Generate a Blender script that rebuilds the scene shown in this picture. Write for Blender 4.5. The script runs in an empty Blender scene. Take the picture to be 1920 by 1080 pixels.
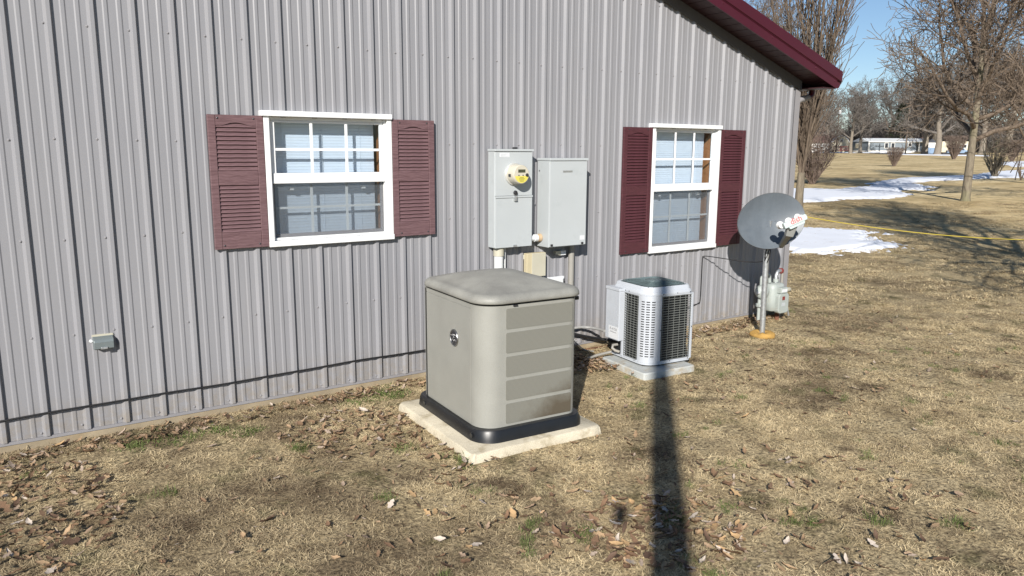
import bpy, math, random
import numpy as np
from mathutils import Vector, Matrix, Euler, noise as mnoise

PI = math.pi
R = math.radians
scene = bpy.context.scene
col = scene.collection
rng = random.Random(7)

# ------------------------------------------------------------------ camera
cam_d = bpy.data.cameras.new('camera')
cam = bpy.data.objects.new('camera', cam_d)
col.objects.link(cam)
scene.camera = cam
cam_d.sensor_fit = 'HORIZONTAL'
cam_d.sensor_width = 36.0
cam_d.lens = 26.6525
cam_d.clip_start = 0.05
cam_d.clip_end = 5000
Rv = Vector((0.82683707, -0.56241342, 0.00562252))
Uv = Vector((0.09610588, 0.15112641, 0.98383152))
Fv = Vector((0.55416976, 0.81292801, -0.17900815))
m = Matrix((Rv, Uv, -Fv)).transposed().to_4x4()
m.translation = Vector((0.0, -5.43826, 1.87588))
cam.matrix_world = m

# ------------------------------------------------------------------ sky and sun
SUN = Vector((0.62414, 0.64073, -0.44712))          # direction the light travels
world = bpy.data.worlds.new('World')
scene.world = world
world.use_nodes = True
wn = world.node_tree
for n in list(wn.nodes):
    wn.nodes.remove(n)
wo = wn.nodes.new('ShaderNodeOutputWorld')
bg = wn.nodes.new('ShaderNodeBackground')
sky = wn.nodes.new('ShaderNodeTexSky')
sky.sky_type = 'NISHITA'
sky.sun_disc = False
sky.sun_elevation = R(26.56)
sky.sun_rotation = R(224.25)
sky.altitude = 150
sky.air_density = 0.9
sky.dust_density = 0.1
sky.ozone_density = 3.2
bg.inputs['Strength'].default_value = 0.074
wn.links.new(sky.outputs[0], bg.inputs[0])
wn.links.new(bg.outputs[0], wo.inputs[0])

sun_d = bpy.data.lights.new('sun', 'SUN')
sun = bpy.data.objects.new('sun', sun_d)
col.objects.link(sun)
sun_d.energy = 5.0
sun_d.angle = R(0.53)
sun_d.color = (1.0, 0.945, 0.875)
sun.rotation_euler = SUN.to_track_quat('-Z', 'Y').to_euler()
sun.location = (-8, -8, 9)

scene.view_settings.view_transform = 'Standard'
scene.view_settings.look = 'None'
scene.view_settings.gamma = 1.0
scene.view_settings.exposure = 0.45
scene.view_settings.use_curve_mapping = False

# ------------------------------------------------------------------ materials
def rgb(r, g, b):
    def f(c):
        c /= 255.0
        return c / 12.92 if c <= 0.04045 else ((c + 0.055) / 1.055) ** 2.4
    return (f(r), f(g), f(b), 1.0)

class NT:
    def __init__(s, name):
        s.m = bpy.data.materials.new(name)
        s.m.use_nodes = True
        s.t = s.m.node_tree
        s.n = s.t.nodes
        s.p = s.n['Principled BSDF']
        s.out = s.n['Material Output']
    def new(s, kind, **kw):
        x = s.n.new(kind)
        for k, v in kw.items():
            setattr(x, k, v)
        return x
    def link(s, a, b):
        s.t.links.new(a, b)
    def noise(s, vec, scale, detail=4, rough=0.55):
        x = s.new('ShaderNodeTexNoise')
        x.inputs['Scale'].default_value = scale
        x.inputs['Detail'].default_value = detail
        x.inputs['Roughness'].default_value = rough
        if vec is not None:
            s.link(vec, x.inputs['Vector'])
        return x.outputs['Fac']
    def ramp(s, fac, stops):
        x = s.new('ShaderNodeValToRGB')
        e = x.color_ramp.elements
        while len(e) < len(stops):
            e.new(0.5)
        for i, (p, c) in enumerate(stops):
            e[i].position = p
            e[i].color = c if len(c) == 4 else (*c, 1)
        s.link(fac, x.inputs[0])
        return x.outputs['Color']
    def mix(s, fac, a, b, mode='MIX'):
        x = s.new('ShaderNodeMix', data_type='RGBA', blend_type=mode)
        for sock, v in ((x.inputs[0], fac), (x.inputs[6], a), (x.inputs[7], b)):
            if hasattr(v, 'is_linked'):
                s.link(v, sock)
            else:
                sock.default_value = v
        return x.outputs[2]
    def mapping(s, vec, scale=(1, 1, 1), rot=(0, 0, 0)):
        x = s.new('ShaderNodeMapping')
        x.inputs['Scale'].default_value = scale
        x.inputs['Rotation'].default_value = rot
        s.link(vec, x.inputs['Vector'])
        return x.outputs[0]
    def obj(s):
        return s.new('ShaderNodeTexCoord').outputs['Object']
    def pos(s):
        return s.new('ShaderNodeNewGeometry').outputs['Position']
    def bump(s, h, strength=0.3, dist=0.01):
        x = s.new('ShaderNodeBump')
        x.inputs['Strength'].default_value = strength
        x.inputs['Distance'].default_value = dist
        s.link(h, x.inputs['Height'])
        s.link(x.outputs[0], s.p.inputs['Normal'])

def pm(name, c, rough=0.5, metal=0.0, var=0.12, scale=6.0, stretch=(1, 1, 1), bump=0.0, bscale=60.0,
       dirt=None, spec=0.5, world_space=False, fine=0.0):
    """plain surface with mottled colour, roughness variation, optional fine relief and dirt"""
    k = NT(name)
    c = c if len(c) == 4 else (*c, 1)
    v = k.pos() if world_space else k.obj()
    vs = k.mapping(v, stretch)
    f = k.noise(vs, scale, 5)
    lo = tuple(max(0, x * (1 - var)) for x in c[:3]) + (1,)
    hi = tuple(min(1, x * (1 + var)) for x in c[:3]) + (1,)
    cc = k.ramp(f, [(0.3, lo), (0.7, hi)])
    if fine:
        g = k.noise(v, 220, 2)
        cc = k.mix(fine, cc, k.ramp(g, [(0.35, (0.1, 0.1, 0.1)), (0.65, (0.9, 0.9, 0.9))]), 'SOFT_LIGHT')
    if dirt:
        dc, ds, d0, d1 = dirt
        g = k.noise(v, ds, 6, 0.65)
        cc = k.mix(k.ramp(g, [(d0, (0, 0, 0)), (d1, (1, 1, 1))]), cc, dc)
    k.link(cc, k.p.inputs['Base Color'])
    rr = k.ramp(k.noise(v, scale * 2.3, 3), [(0.3, (rough * 0.85,) * 3), (0.7, (min(1, rough * 1.15),) * 3)])
    k.link(rr, k.p.inputs['Roughness'])
    k.p.inputs['Metallic'].default_value = metal
    k.p.inputs['Specular IOR Level'].default_value = spec
    if bump:
        k.bump(k.noise(vs, bscale, 3), bump, 0.004)
    return k.m

M = {}
def siding_mat():
    k = NT('painted_steel_siding')
    v = k.pos()
    f = k.noise(k.mapping(v, (1.4, 1, 0.5)), 1.6, 5)
    cc = k.ramp(f, [(0.3, (0.234, 0.236, 0.253)), (0.7, (0.255, 0.256, 0.270))])
    oi = k.new('ShaderNodeObjectInfo')
    cc = k.mix(k.ramp(oi.outputs['Random'], [(0, (0, 0, 0)), (1, (0.07, 0.07, 0.07))]), cc, (0.33, 0.33, 0.335, 1))
    drip = k.noise(k.mapping(v, (16, 1, 0.45)), 2.0, 5, 0.6)
    cc = k.mix(k.ramp(drip, [(0.56, (0, 0, 0)), (0.80, (0.16, 0.16, 0.16))]), cc, (0.14, 0.135, 0.13, 1))
    sep = k.new('ShaderNodeSeparateXYZ')
    k.link(v, sep.inputs[0])
    mz = k.new('ShaderNodeMapRange')
    mz.inputs['From Min'].default_value = 0.36
    mz.inputs['From Max'].default_value = 0.06
    k.link(sep.outputs[2], mz.inputs['Value'])
    mm = k.new('ShaderNodeMath', operation='MULTIPLY')
    k.link(mz.outputs[0], mm.inputs[0])
    k.link(k.ramp(k.noise(v, 14, 6, 0.7), [(0.38, (0, 0, 0)), (0.7, (0.75, 0.75, 0.75))]), mm.inputs[1])
    cc = k.mix(mm.outputs[0], cc, (0.23, 0.19, 0.135, 1))
    g = k.noise(v, 220, 2)
    cc = k.mix(0.05, cc, k.ramp(g, [(0.35, (0.1, 0.1, 0.1)), (0.65, (0.9, 0.9, 0.9))]), 'SOFT_LIGHT')
    k.link(cc, k.p.inputs['Base Color'])
    k.link(k.ramp(k.noise(v, 3, 4), [(0.3, (0.33, 0.33, 0.33)), (0.7, (0.46, 0.46, 0.46))]), k.p.inputs['Roughness'])
    k.bump(k.noise(k.mapping(v, (2.2, 1, 0.9)), 2.6, 2), 0.10, 0.02)
    return k.m
M['siding'] = siding_mat()
M['siding_trim'] = pm('siding_trim', (0.245, 0.24, 0.25), 0.45, var=0.03)
M['white'] = pm('white_vinyl', (0.74, 0.75, 0.75), 0.4, var=0.025, scale=5, dirt=((0.62, 0.6, 0.55, 1), 9, 0.62, 0.85))
M['burgundy'] = pm('burgundy_steel', (0.060, 0.0085, 0.018), 0.36, var=0.08, scale=2)
M['soffit'] = pm('burgundy_soffit', (0.035, 0.012, 0.014), 0.5, var=0.08)
M['frieze'] = pm('frieze_steel', (0.085, 0.085, 0.09), 0.45, var=0.05)
M['concrete'] = pm('pale_concrete', (0.53, 0.48, 0.37), 0.9, var=0.14, scale=5, bump=0.5, bscale=45,
                   dirt=((0.30, 0.25, 0.16, 1), 7, 0.52, 0.72), fine=0.35, spec=0.2)
M['pad_grey'] = pm('grey_pad_plastic', (0.42, 0.44, 0.43), 0.8, var=0.1, scale=9, bump=0.25, bscale=60,
                   dirt=((0.34, 0.28, 0.19, 1), 8, 0.5, 0.7), spec=0.25)
M['foundation'] = pm('foundation_concrete', (0.29, 0.24, 0.165), 0.9, var=0.22, scale=4, bump=0.4, bscale=40,
                     dirt=((0.27, 0.21, 0.13, 1), 5, 0.5, 0.75), spec=0.2)
M['black_plastic'] = pm('black_plastic', (0.010, 0.011, 0.013), 0.36, var=0.2, dirt=((0.05, 0.045, 0.035, 1), 9, 0.6, 0.85))
M['cable'] = pm('black_cable', (0.012, 0.012, 0.013), 0.5, var=0.1)
M['dark_gap'] = pm('dark_recess', (0.010, 0.010, 0.010), 0.8, var=0.1)
M['room'] = pm('room_paint', (0.25, 0.23, 0.2), 0.9, var=0.05)
M['wood_jamb'] = pm('stained_wood', (0.27, 0.12, 0.05), 0.5, var=0.2, scale=9, stretch=(4, 4, 0.4))
M['galv'] = pm('galvanised_steel', (0.50, 0.52, 0.53), 0.42, metal=0.75, var=0.18, scale=30, dirt=((0.3, 0.29, 0.27, 1), 14, 0.58, 0.8))
M['enclosure'] = pm('grey_enclosure_paint', (0.425, 0.455, 0.465), 0.42, var=0.03, scale=3, dirt=((0.34, 0.375, 0.38, 1), 5, 0.58, 0.9))
M['chrome'] = pm('bright_metal', (0.36, 0.36, 0.36), 0.32, metal=1.0, var=0.08)
M['dark_metal'] = pm('dark_metal', (0.06, 0.06, 0.065), 0.45, metal=0.6, var=0.15)
M['label_white'] = pm('white_label', (0.62, 0.64, 0.66), 0.5, var=0.04)
M['nameplate'] = pm('silver_nameplate', (0.33, 0.34, 0.33), 0.4, metal=0.4, var=0.15, scale=60)
M['beige_plastic'] = pm('beige_plastic', (0.46, 0.44, 0.35), 0.5, var=0.04, dirt=((0.45, 0.41, 0.32, 1), 8, 0.6, 0.85))
M['beige_shade'] = pm('beige_side', (0.50, 0.44, 0.29), 0.5, var=0.04)
M['pvc'] = pm('white_pvc', (0.64, 0.66, 0.66), 0.35, var=0.03)
M['pvc_tan'] = pm('stained_pvc', (0.42, 0.31, 0.19), 0.5, var=0.1)
M['conduit'] = pm('grey_conduit', (0.27, 0.26, 0.235), 0.55, var=0.08, dirt=((0.24, 0.21, 0.16, 1), 6, 0.55, 0.8))
M['whip'] = pm('grey_whip', (0.30, 0.30, 0.29), 0.5, var=0.06)
M['rust'] = pm('rusty_angle_iron', (0.13, 0.055, 0.032), 0.85, var=0.35, scale=14, bump=0.3)
M['yellow'] = pm('yellow_rope', (0.46, 0.36, 0.045), 0.55, var=0.08, scale=40)
M['foam'] = pm('yellow_foam', (0.42, 0.255, 0.075), 0.85, var=0.25, scale=11, bump=0.6, bscale=25, dirt=((0.30, 0.15, 0.05, 1), 12, 0.55, 0.8), spec=0.2)
M['dish'] = pm('dish_grey', (0.100, 0.118, 0.136), 0.45, var=0.08, scale=5, stretch=(3, 1, 0.6), dirt=((0.135, 0.155, 0.175, 1), 4, 0.52, 0.85), fine=0.12)
M['dish_back'] = pm('dish_back', (0.11, 0.115, 0.12), 0.55, var=0.08)
M['arm'] = pm('dish_arm_grey', (0.22, 0.225, 0.215), 0.5, var=0.05)
M['lnb'] = pm('lnb_plastic', (0.74, 0.75, 0.74), 0.4, var=0.02)
M['lnb_bar'] = pm('lnb_housing', (0.42, 0.49, 0.48), 0.45, var=0.02)
M['red'] = pm('red_print', (0.62, 0.035, 0.03), 0.5, var=0.02)
M['tag_red'] = pm('red_tag', (0.19, 0.035, 0.03), 0.6, var=0.05)
M['black_print'] = pm('grey_print', (0.16, 0.16, 0.17), 0.6, var=0.02)
M['gas_paint'] = pm('gas_meter_paint', (0.34, 0.375, 0.355), 0.5, var=0.06, dirt=((0.33, 0.32, 0.27, 1), 11, 0.56, 0.8))
M['ac_paint'] = pm('condenser_paint', (0.45, 0.48, 0.52), 0.40, var=0.03, dirt=((0.39, 0.405, 0.42, 1), 7, 0.6, 0.85))
M['ac_guard'] = pm('condenser_guard', (0.11, 0.15, 0.155), 0.45, var=0.12, scale=25)
M['wire'] = pm('wire_guard', (0.155, 0.165, 0.155), 0.5, metal=0.1, var=0.12)
M['coil'] = pm('coil_fins', (0.014, 0.016, 0.017), 0.6, var=0.3, scale=30, stretch=(1, 1, 4))
M['meter_ring'] = pm('meter_ring', (0.55, 0.55, 0.52), 0.4, metal=0.3, var=0.05)
M['meter_face'] = pm('meter_face', (0.52, 0.49, 0.40), 0.35, var=0.04)
M['meter_yellow'] = pm('meter_yellow', (0.62, 0.55, 0.10), 0.4, var=0.04)
M['lcd'] = pm('lcd_grey', (0.055, 0.06, 0.035), 0.3, var=0.1)
M['outlet_cover'] = pm('grey_cover', (0.17, 0.20, 0.205), 0.4, metal=0.2, var=0.06)
M['snow'] = pm('old_snow', (0.80, 0.83, 0.88), 0.75, var=0.03, scale=1.0, bump=0.6, bscale=9, world_space=True, spec=0.25, dirt=((0.52, 0.49, 0.45, 1), 5, 0.60, 0.80))
M['asphalt'] = pm('road_asphalt', (0.06, 0.06, 0.062), 0.9, var=0.15, scale=2, world_space=True)
M['pole_wood'] = pm('pole_wood', (0.16, 0.125, 0.095), 0.9, var=0.25, scale=6, stretch=(6, 6, 0.6))
M['home_blue'] = pm('blue_grey_siding', (0.19, 0.225, 0.26), 0.6, var=0.05, scale=1)
M['home_white'] = pm('white_painted_wall', (0.74, 0.74, 0.72), 0.6, var=0.04, scale=1)
M['home_cream'] = pm('cream_wall', (0.62, 0.56, 0.42), 0.6, var=0.05, scale=1)
M['roof_brown'] = pm('brown_shingles', (0.12, 0.07, 0.06), 0.85, var=0.15, scale=3)
M['roof_white'] = pm('pale_metal_roof', (0.66, 0.68, 0.68), 0.5, var=0.06, scale=1)
M['roof_dark'] = pm('dark_roof', (0.04, 0.045, 0.06), 0.7, var=0.1, scale=1)
M['deck_red'] = pm('red_deck', (0.16, 0.04, 0.035), 0.8, var=0.15, scale=2)
M['pane_dark'] = pm('dark_pane', (0.03, 0.035, 0.045), 0.12, var=0.1)
M['truck_blue'] = pm('blue_panel', (0.20, 0.30, 0.44), 0.5, var=0.05)

def shutter_mat(name, c, faded):
    k = NT(name)
    v = k.obj()
    g = k.noise(k.mapping(v, (1.2, 1, 9) if faded else (2, 1, 7)), 9, 6, 0.6)
    w = k.new('ShaderNodeTexWave', wave_type='BANDS', bands_direction='Z')
    w.inputs['Scale'].default_value = 16
    w.inputs['Distortion'].default_value = 7
    w.inputs['Detail'].default_value = 2
    w.inputs['Detail Scale'].default_value = 1.3
    k.link(k.mapping(v, (0.6, 1, 1)), w.inputs['Vector'])
    lo = tuple(x * 0.72 for x in c) + (1,)
    hi = tuple(x * 1.25 + (0.03 if faded else 0.0) for x in c) + (1,)
    cc = k.ramp(g, [(0.3, lo), (0.72, hi)])
    cc = k.mix(0.22, cc, k.ramp(w.outputs['Fac'], [(0.2, lo), (0.9, hi)]))
    k.link(cc, k.p.inputs['Base Color'])
    k.p.inputs['Roughness'].default_value = 0.62
    k.bump(w.outputs['Fac'], 0.12, 0.002)
    return k.m
M['shutter_faded'] = shutter_mat('chalky_burgundy_vinyl', (0.122, 0.062, 0.068), True)
M['shutter_deep'] = shutter_mat('burgundy_vinyl', (0.070, 0.019, 0.025), False)

def glass_mat():
    k = NT('window_glass')
    tr = k.new('ShaderNodeBsdfTransparent')
    tr.inputs[0].default_value = (0.93, 0.955, 0.97, 1)
    gl = k.new('ShaderNodeBsdfGlossy')
    gl.inputs['Roughness'].default_value = 0.02
    fr = k.new('ShaderNodeFresnel')
    fr.inputs['IOR'].default_value = 1.65
    mx = k.new('ShaderNodeMixShader')
    gm = k.new('ShaderNodeNewGeometry')
    ml = k.new('ShaderNodeMath', operation='MULTIPLY')
    sb = k.new('ShaderNodeMath', operation='SUBTRACT')
    sb.inputs[0].default_value = 1.0
    k.link(gm.outputs['Backfacing'], sb.inputs[1])
    k.link(fr.outputs[0], ml.inputs[0])
    k.link(sb.outputs[0], ml.inputs[1])
    k.link(ml.outputs[0], mx.inputs[0])
    k.link(tr.outputs[0], mx.inputs[1])
    k.link(gl.outputs[0], mx.inputs[2])
    k.link(mx.outputs[0], k.out.inputs[0])
    return k.m
M['glass'] = glass_mat()

def screen_mat():
    k = NT('insect_screen')
    tr = k.new('ShaderNodeBsdfTransparent')
    df = k.new('ShaderNodeBsdfDiffuse')
    df.inputs[0].default_value = (0.15, 0.17, 0.19, 1)
    mx = k.new('ShaderNodeMixShader')
    mx.inputs[0].default_value = 0.20
    k.link(tr.outputs[0], mx.inputs[1])
    k.link(df.outputs[0], mx.inputs[2])
    k.link(mx.outputs[0], k.out.inputs[0])
    return k.m
M['screen'] = screen_mat()
M['blind'] = pm('blind_slats', (0.68, 0.75, 0.84), 0.45, var=0.02)

def generator_paint():
    """tan-grey enclosure paint with exhaust soot and rust low on the right end of the front"""
    k = NT('generator_paint')
    v = k.obj()
    f = k.noise(v, 5, 4)
    cc = k.ramp(f, [(0.3, (0.255, 0.255, 0.230)), (0.7, (0.285, 0.285, 0.258))])
    g = k.noise(v, 240, 2)
    cc = k.mix(0.12, cc, k.ramp(g, [(0.35, (0.2, 0.2, 0.2)), (0.65, (0.8, 0.8, 0.8))]), 'SOFT_LIGHT')
    k.link(cc, k.p.inputs['Base Color'])
    k.p.inputs['Roughness'].default_value = 0.48
    k.bump(g, 0.06, 0.002)
    return k.m
M['gen'] = generator_paint()

def gen_lid():
    k = NT('generator_lid')
    v = k.obj()
    f = k.noise(v, 3.2, 6, 0.6)
    cc = k.ramp(f, [(0.35, (0.205, 0.203, 0.185)), (0.65, (0.30, 0.298, 0.268))])
    g = k.noise(v, 200, 2)
    cc = k.mix(0.15, cc, k.ramp(g, [(0.35, (0.2, 0.2, 0.2)), (0.65, (0.8, 0.8, 0.8))]), 'SOFT_LIGHT')
    k.link(cc, k.p.inputs['Base Color'])
    k.p.inputs['Roughness'].default_value = 0.55
    k.bump(g, 0.06, 0.002)
    return k.m
M['gen_lid'] = gen_lid()

def gen_grille(name, stain):
    """perforated sheet: fine holes as print too small to pick apart, plus rust-brown soot"""
    k = NT(name)
    v = k.obj()
    w = k.new('ShaderNodeTexWave', wave_type='BANDS', bands_direction='Z')
    w.inputs['Scale'].default_value = 42
    w.inputs['Distortion'].default_value = 0.0
    k.link(v, w.inputs['Vector'])
    w2 = k.new('ShaderNodeTexWave', wave_type='BANDS', bands_direction='X')
    w2.inputs['Scale'].default_value = 42
    k.link(v, w2.inputs['Vector'])
    h = k.mix(1.0, w.outputs['Color'], w2.outputs['Color'], 'MULTIPLY')
    cc = k.ramp(h, [(0.05, (0.205, 0.203, 0.175)), (0.5, (0.135, 0.134, 0.115))])
    if stain:
        sep = k.new('ShaderNodeSeparateXYZ')
        k.link(v, sep.inputs[0])
        mr = k.new('ShaderNodeMapRange')
        mr.inputs['From Min'].default_value = -0.20
        mr.inputs['From Max'].default_value = 0.24
        k.link(sep.outputs[0], mr.inputs['Value'])
        mz = k.new('ShaderNodeMapRange')
        mz.inputs['From Min'].default_value = stain[1]
        mz.inputs['From Max'].default_value = stain[0]
        k.link(sep.outputs[2], mz.inputs['Value'])
        ml = k.new('ShaderNodeMath', operation='MULTIPLY')
        k.link(mr.outputs[0], ml.inputs[0])
        k.link(mz.outputs[0], ml.inputs[1])
        ad = k.new('ShaderNodeMath', operation='MULTIPLY_ADD')
        k.link(k.noise(v, 9, 6, 0.7), ad.inputs[0])
        ad.inputs[1].default_value = 0.7
        k.link(ml.outputs[0], ad.inputs[2])
        fac = k.ramp(ad.outputs[0], [(0.55, (0, 0, 0)), (1.0, (0.85, 0.85, 0.85))])
        cc = k.mix(fac, cc, (0.070, 0.053, 0.032, 1))
    k.link(cc, k.p.inputs['Base Color'])
    k.p.inputs['Roughness'].default_value = 0.6
    return k.m
M['grille'] = gen_grille('perforated_steel', None)
M['grille_mid'] = gen_grille('perforated_steel_marked', (0.10, 0.40))
M['grille_low'] = gen_grille('perforated_steel_sooted', (0.08, 0.34))

def bark(name, a, b, moss=False):
    k = NT(name)
    v = k.pos()
    f = k.noise(k.mapping(v, (5, 5, 1.2)), 3.0, 5, 0.65)
    cc = k.ramp(f, [(0.3, a), (0.7, b)])
    if moss:
        g = k.noise(v, 1.1, 3)
        cc = k.mix(k.ramp(g, [(0.5, (0, 0, 0)), (0.75, (0.6, 0.6, 0.6))]), cc, (0.20, 0.20, 0.10, 1))
    k.link(cc, k.p.inputs['Base Color'])
    k.p.inputs['Roughness'].default_value = 0.9
    k.p.inputs['Specular IOR Level'].default_value = 0.2
    return k.m
M['bark'] = bark('grey_brown_bark', (0.12, 0.10, 0.075), (0.25, 0.215, 0.16), True)
M['twig'] = bark('brown_twigs', (0.075, 0.055, 0.042), (0.19, 0.15, 0.112))
M['twig_red'] = bark('red_brown_twigs', (0.11, 0.082, 0.068), (0.20, 0.155, 0.128))
M['far_bark'] = bark('far_bark', (0.16, 0.135, 0.11), (0.26, 0.23, 0.19))
M['far_twig'] = bark('far_twigs', (0.105, 0.094, 0.086), (0.175, 0.158, 0.142))
M['conifer'] = pm('conifer_green', (0.045, 0.062, 0.03), 0.8, var=0.4, scale=0.8, world_space=True)

# lawn colours: ground sheet and blades read the same world-space patches
def lawn_colour(k, blades):
    v = k.pos()
    n1 = k.noise(v, 0.62, 6, 0.66)
    n2 = k.noise(v, 4.5, 5, 0.65)
    n3 = k.noise(v, 1.7, 7, 0.72)
    fine = k.noise(v, 60 if blades else 45, 3, 0.7)
    straw = k.ramp(n2, [(0.3, (0.50, 0.395, 0.225)), (0.7, (0.70, 0.57, 0.345))])
    dull = k.ramp(n2, [(0.3, (0.175, 0.130, 0.078)), (0.7, (0.36, 0.28, 0.17))])
    brown = (0.105, 0.070, 0.042, 1)
    green = (0.088, 0.092, 0.030, 1)
    # tree shade over the left foreground, painted into the lawn colour as a duller patch
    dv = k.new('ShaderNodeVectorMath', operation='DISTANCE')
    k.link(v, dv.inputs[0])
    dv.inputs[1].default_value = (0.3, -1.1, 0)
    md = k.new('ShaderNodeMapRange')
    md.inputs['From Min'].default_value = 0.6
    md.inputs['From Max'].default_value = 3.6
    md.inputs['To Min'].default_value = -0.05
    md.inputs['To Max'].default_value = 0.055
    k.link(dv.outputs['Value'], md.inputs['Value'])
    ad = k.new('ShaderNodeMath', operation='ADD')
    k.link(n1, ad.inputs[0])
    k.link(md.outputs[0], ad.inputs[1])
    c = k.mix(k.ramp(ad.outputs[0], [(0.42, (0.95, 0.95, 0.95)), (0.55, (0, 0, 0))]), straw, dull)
    c = k.mix(k.ramp(n3, [(0.55, (0, 0, 0)), (0.65, (0.85, 0.85, 0.85))]), c, brown)
    c = k.mix(k.ramp(k.noise(v, 2.3, 6, 0.7), [(0.55, (0, 0, 0)), (0.66, (0.75, 0.75, 0.75))]), c, green)
    return c, fine

def ground_mat():
    k = NT('lawn_ground')
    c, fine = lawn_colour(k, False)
    near = k.mix(k.ramp(fine, [(0.3, (1, 1, 1)), (0.65, (0, 0, 0))]), c, (0.045, 0.033, 0.022, 1))
    # the open field further off: bleached grass in long drifts
    v = k.pos()
    a = k.noise(k.mapping(v, (1, 1, 1), (0, 0, R(32))), 0.16, 5, 0.6)
    st = k.noise(k.mapping(v, (0.35, 1.4, 1), (0, 0, R(-31))), 0.35, 6, 0.65)
    g = k.noise(v, 1.6, 6, 0.75)
    far = k.ramp(st, [(0.26, (0.34, 0.245, 0.12)), (0.42, (0.60, 0.465, 0.25)), (0.62, (0.72, 0.58, 0.335))])
    far = k.mix(k.ramp(a, [(0.35, (0.7, 0.7, 0.7)), (0.50, (0, 0, 0))]), far, (0.24, 0.175, 0.09, 1))
    far = k.mix(k.ramp(g, [(0.38, (0.55, 0.55, 0.55)), (0.56, (0, 0, 0))]), far, (0.20, 0.15, 0.075, 1))
    far = k.mix(k.ramp(k.noise(v, 0.5, 5, 0.7), [(0.58, (0, 0, 0)), (0.72, (0.5, 0.5, 0.5))]), far, (0.12, 0.11, 0.045, 1))
    d = k.new('ShaderNodeVectorMath', operation='LENGTH')
    k.link(v, d.inputs[0])
    mr = k.new('ShaderNodeMapRange')
    mr.inputs['From Min'].default_value = 9
    mr.inputs['From Max'].default_value = 20
    k.link(d.outputs['Value'], mr.inputs['Value'])
    k.link(k.mix(mr.outputs[0], near, far), k.p.inputs['Base Color'])
    k.p.inputs['Roughness'].default_value = 0.95
    k.p.inputs['Specular IOR Level'].default_value = 0.1
    k.bump(k.noise(v, 24, 5, 0.7), 0.7, 0.03)
    return k.m
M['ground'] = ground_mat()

def blade_mat(name, kind):
    k = NT(name)
    at = k.new('ShaderNodeAttribute', attribute_type='INSTANCER', attribute_name='tint')
    if kind == 'dry':
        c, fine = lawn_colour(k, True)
        c = k.mix(k.ramp(fine, [(0.35, (0, 0, 0)), (0.7, (0.40, 0.40, 0.40))]), c, (0.70, 0.58, 0.37, 1))
        c = k.mix(k.ramp(at.outputs['Fac'], [(0.0, (0.8, 0.8, 0.8)), (0.5, (0, 0, 0))]), c, (0.11, 0.075, 0.045, 1))
    elif kind == 'green':
        c = k.ramp(at.outputs['Fac'], [(0, (0.07, 0.10, 0.022)), (1, (0.15, 0.19, 0.06))])
    else:
        c = k.ramp(at.outputs['Fac'], [(0.0, (0.11, 0.07, 0.045)), (0.3, (0.23, 0.145, 0.085)), (0.55, (0.36, 0.25, 0.15)),
                                       (0.8, (0.30, 0.215, 0.15)), (1.0, (0.48, 0.41, 0.34))])
        c = k.mix(k.ramp(k.noise(k.pos(), 50, 4), [(0.4, (0, 0, 0)), (0.7, (0.5, 0.5, 0.5))]), c, (0.10, 0.06, 0.035, 1))
    k.link(c, k.p.inputs['Base Color'])
    k.p.inputs['Roughness'].default_value = 0.7
    k.p.inputs['Specular IOR Level'].default_value = 0.25
    return k.m
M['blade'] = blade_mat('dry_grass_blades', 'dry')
M['green'] = blade_mat('green_grass_blades', 'green')
M['litter'] = blade_mat('leaf_litter', 'leaf')
LEAF = [pm('leaf_' + n, c, 0.7, var=0.35, scale=28, bump=0.3, bscale=60, spec=0.25) for n, c in
        (('tan', (0.37, 0.255, 0.15)), ('brown', (0.20, 0.122, 0.073)), ('pale', (0.50, 0.43, 0.36)), ('umber', (0.115, 0.072, 0.048)), ('ochre', (0.42, 0.28, 0.145)))]

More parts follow.
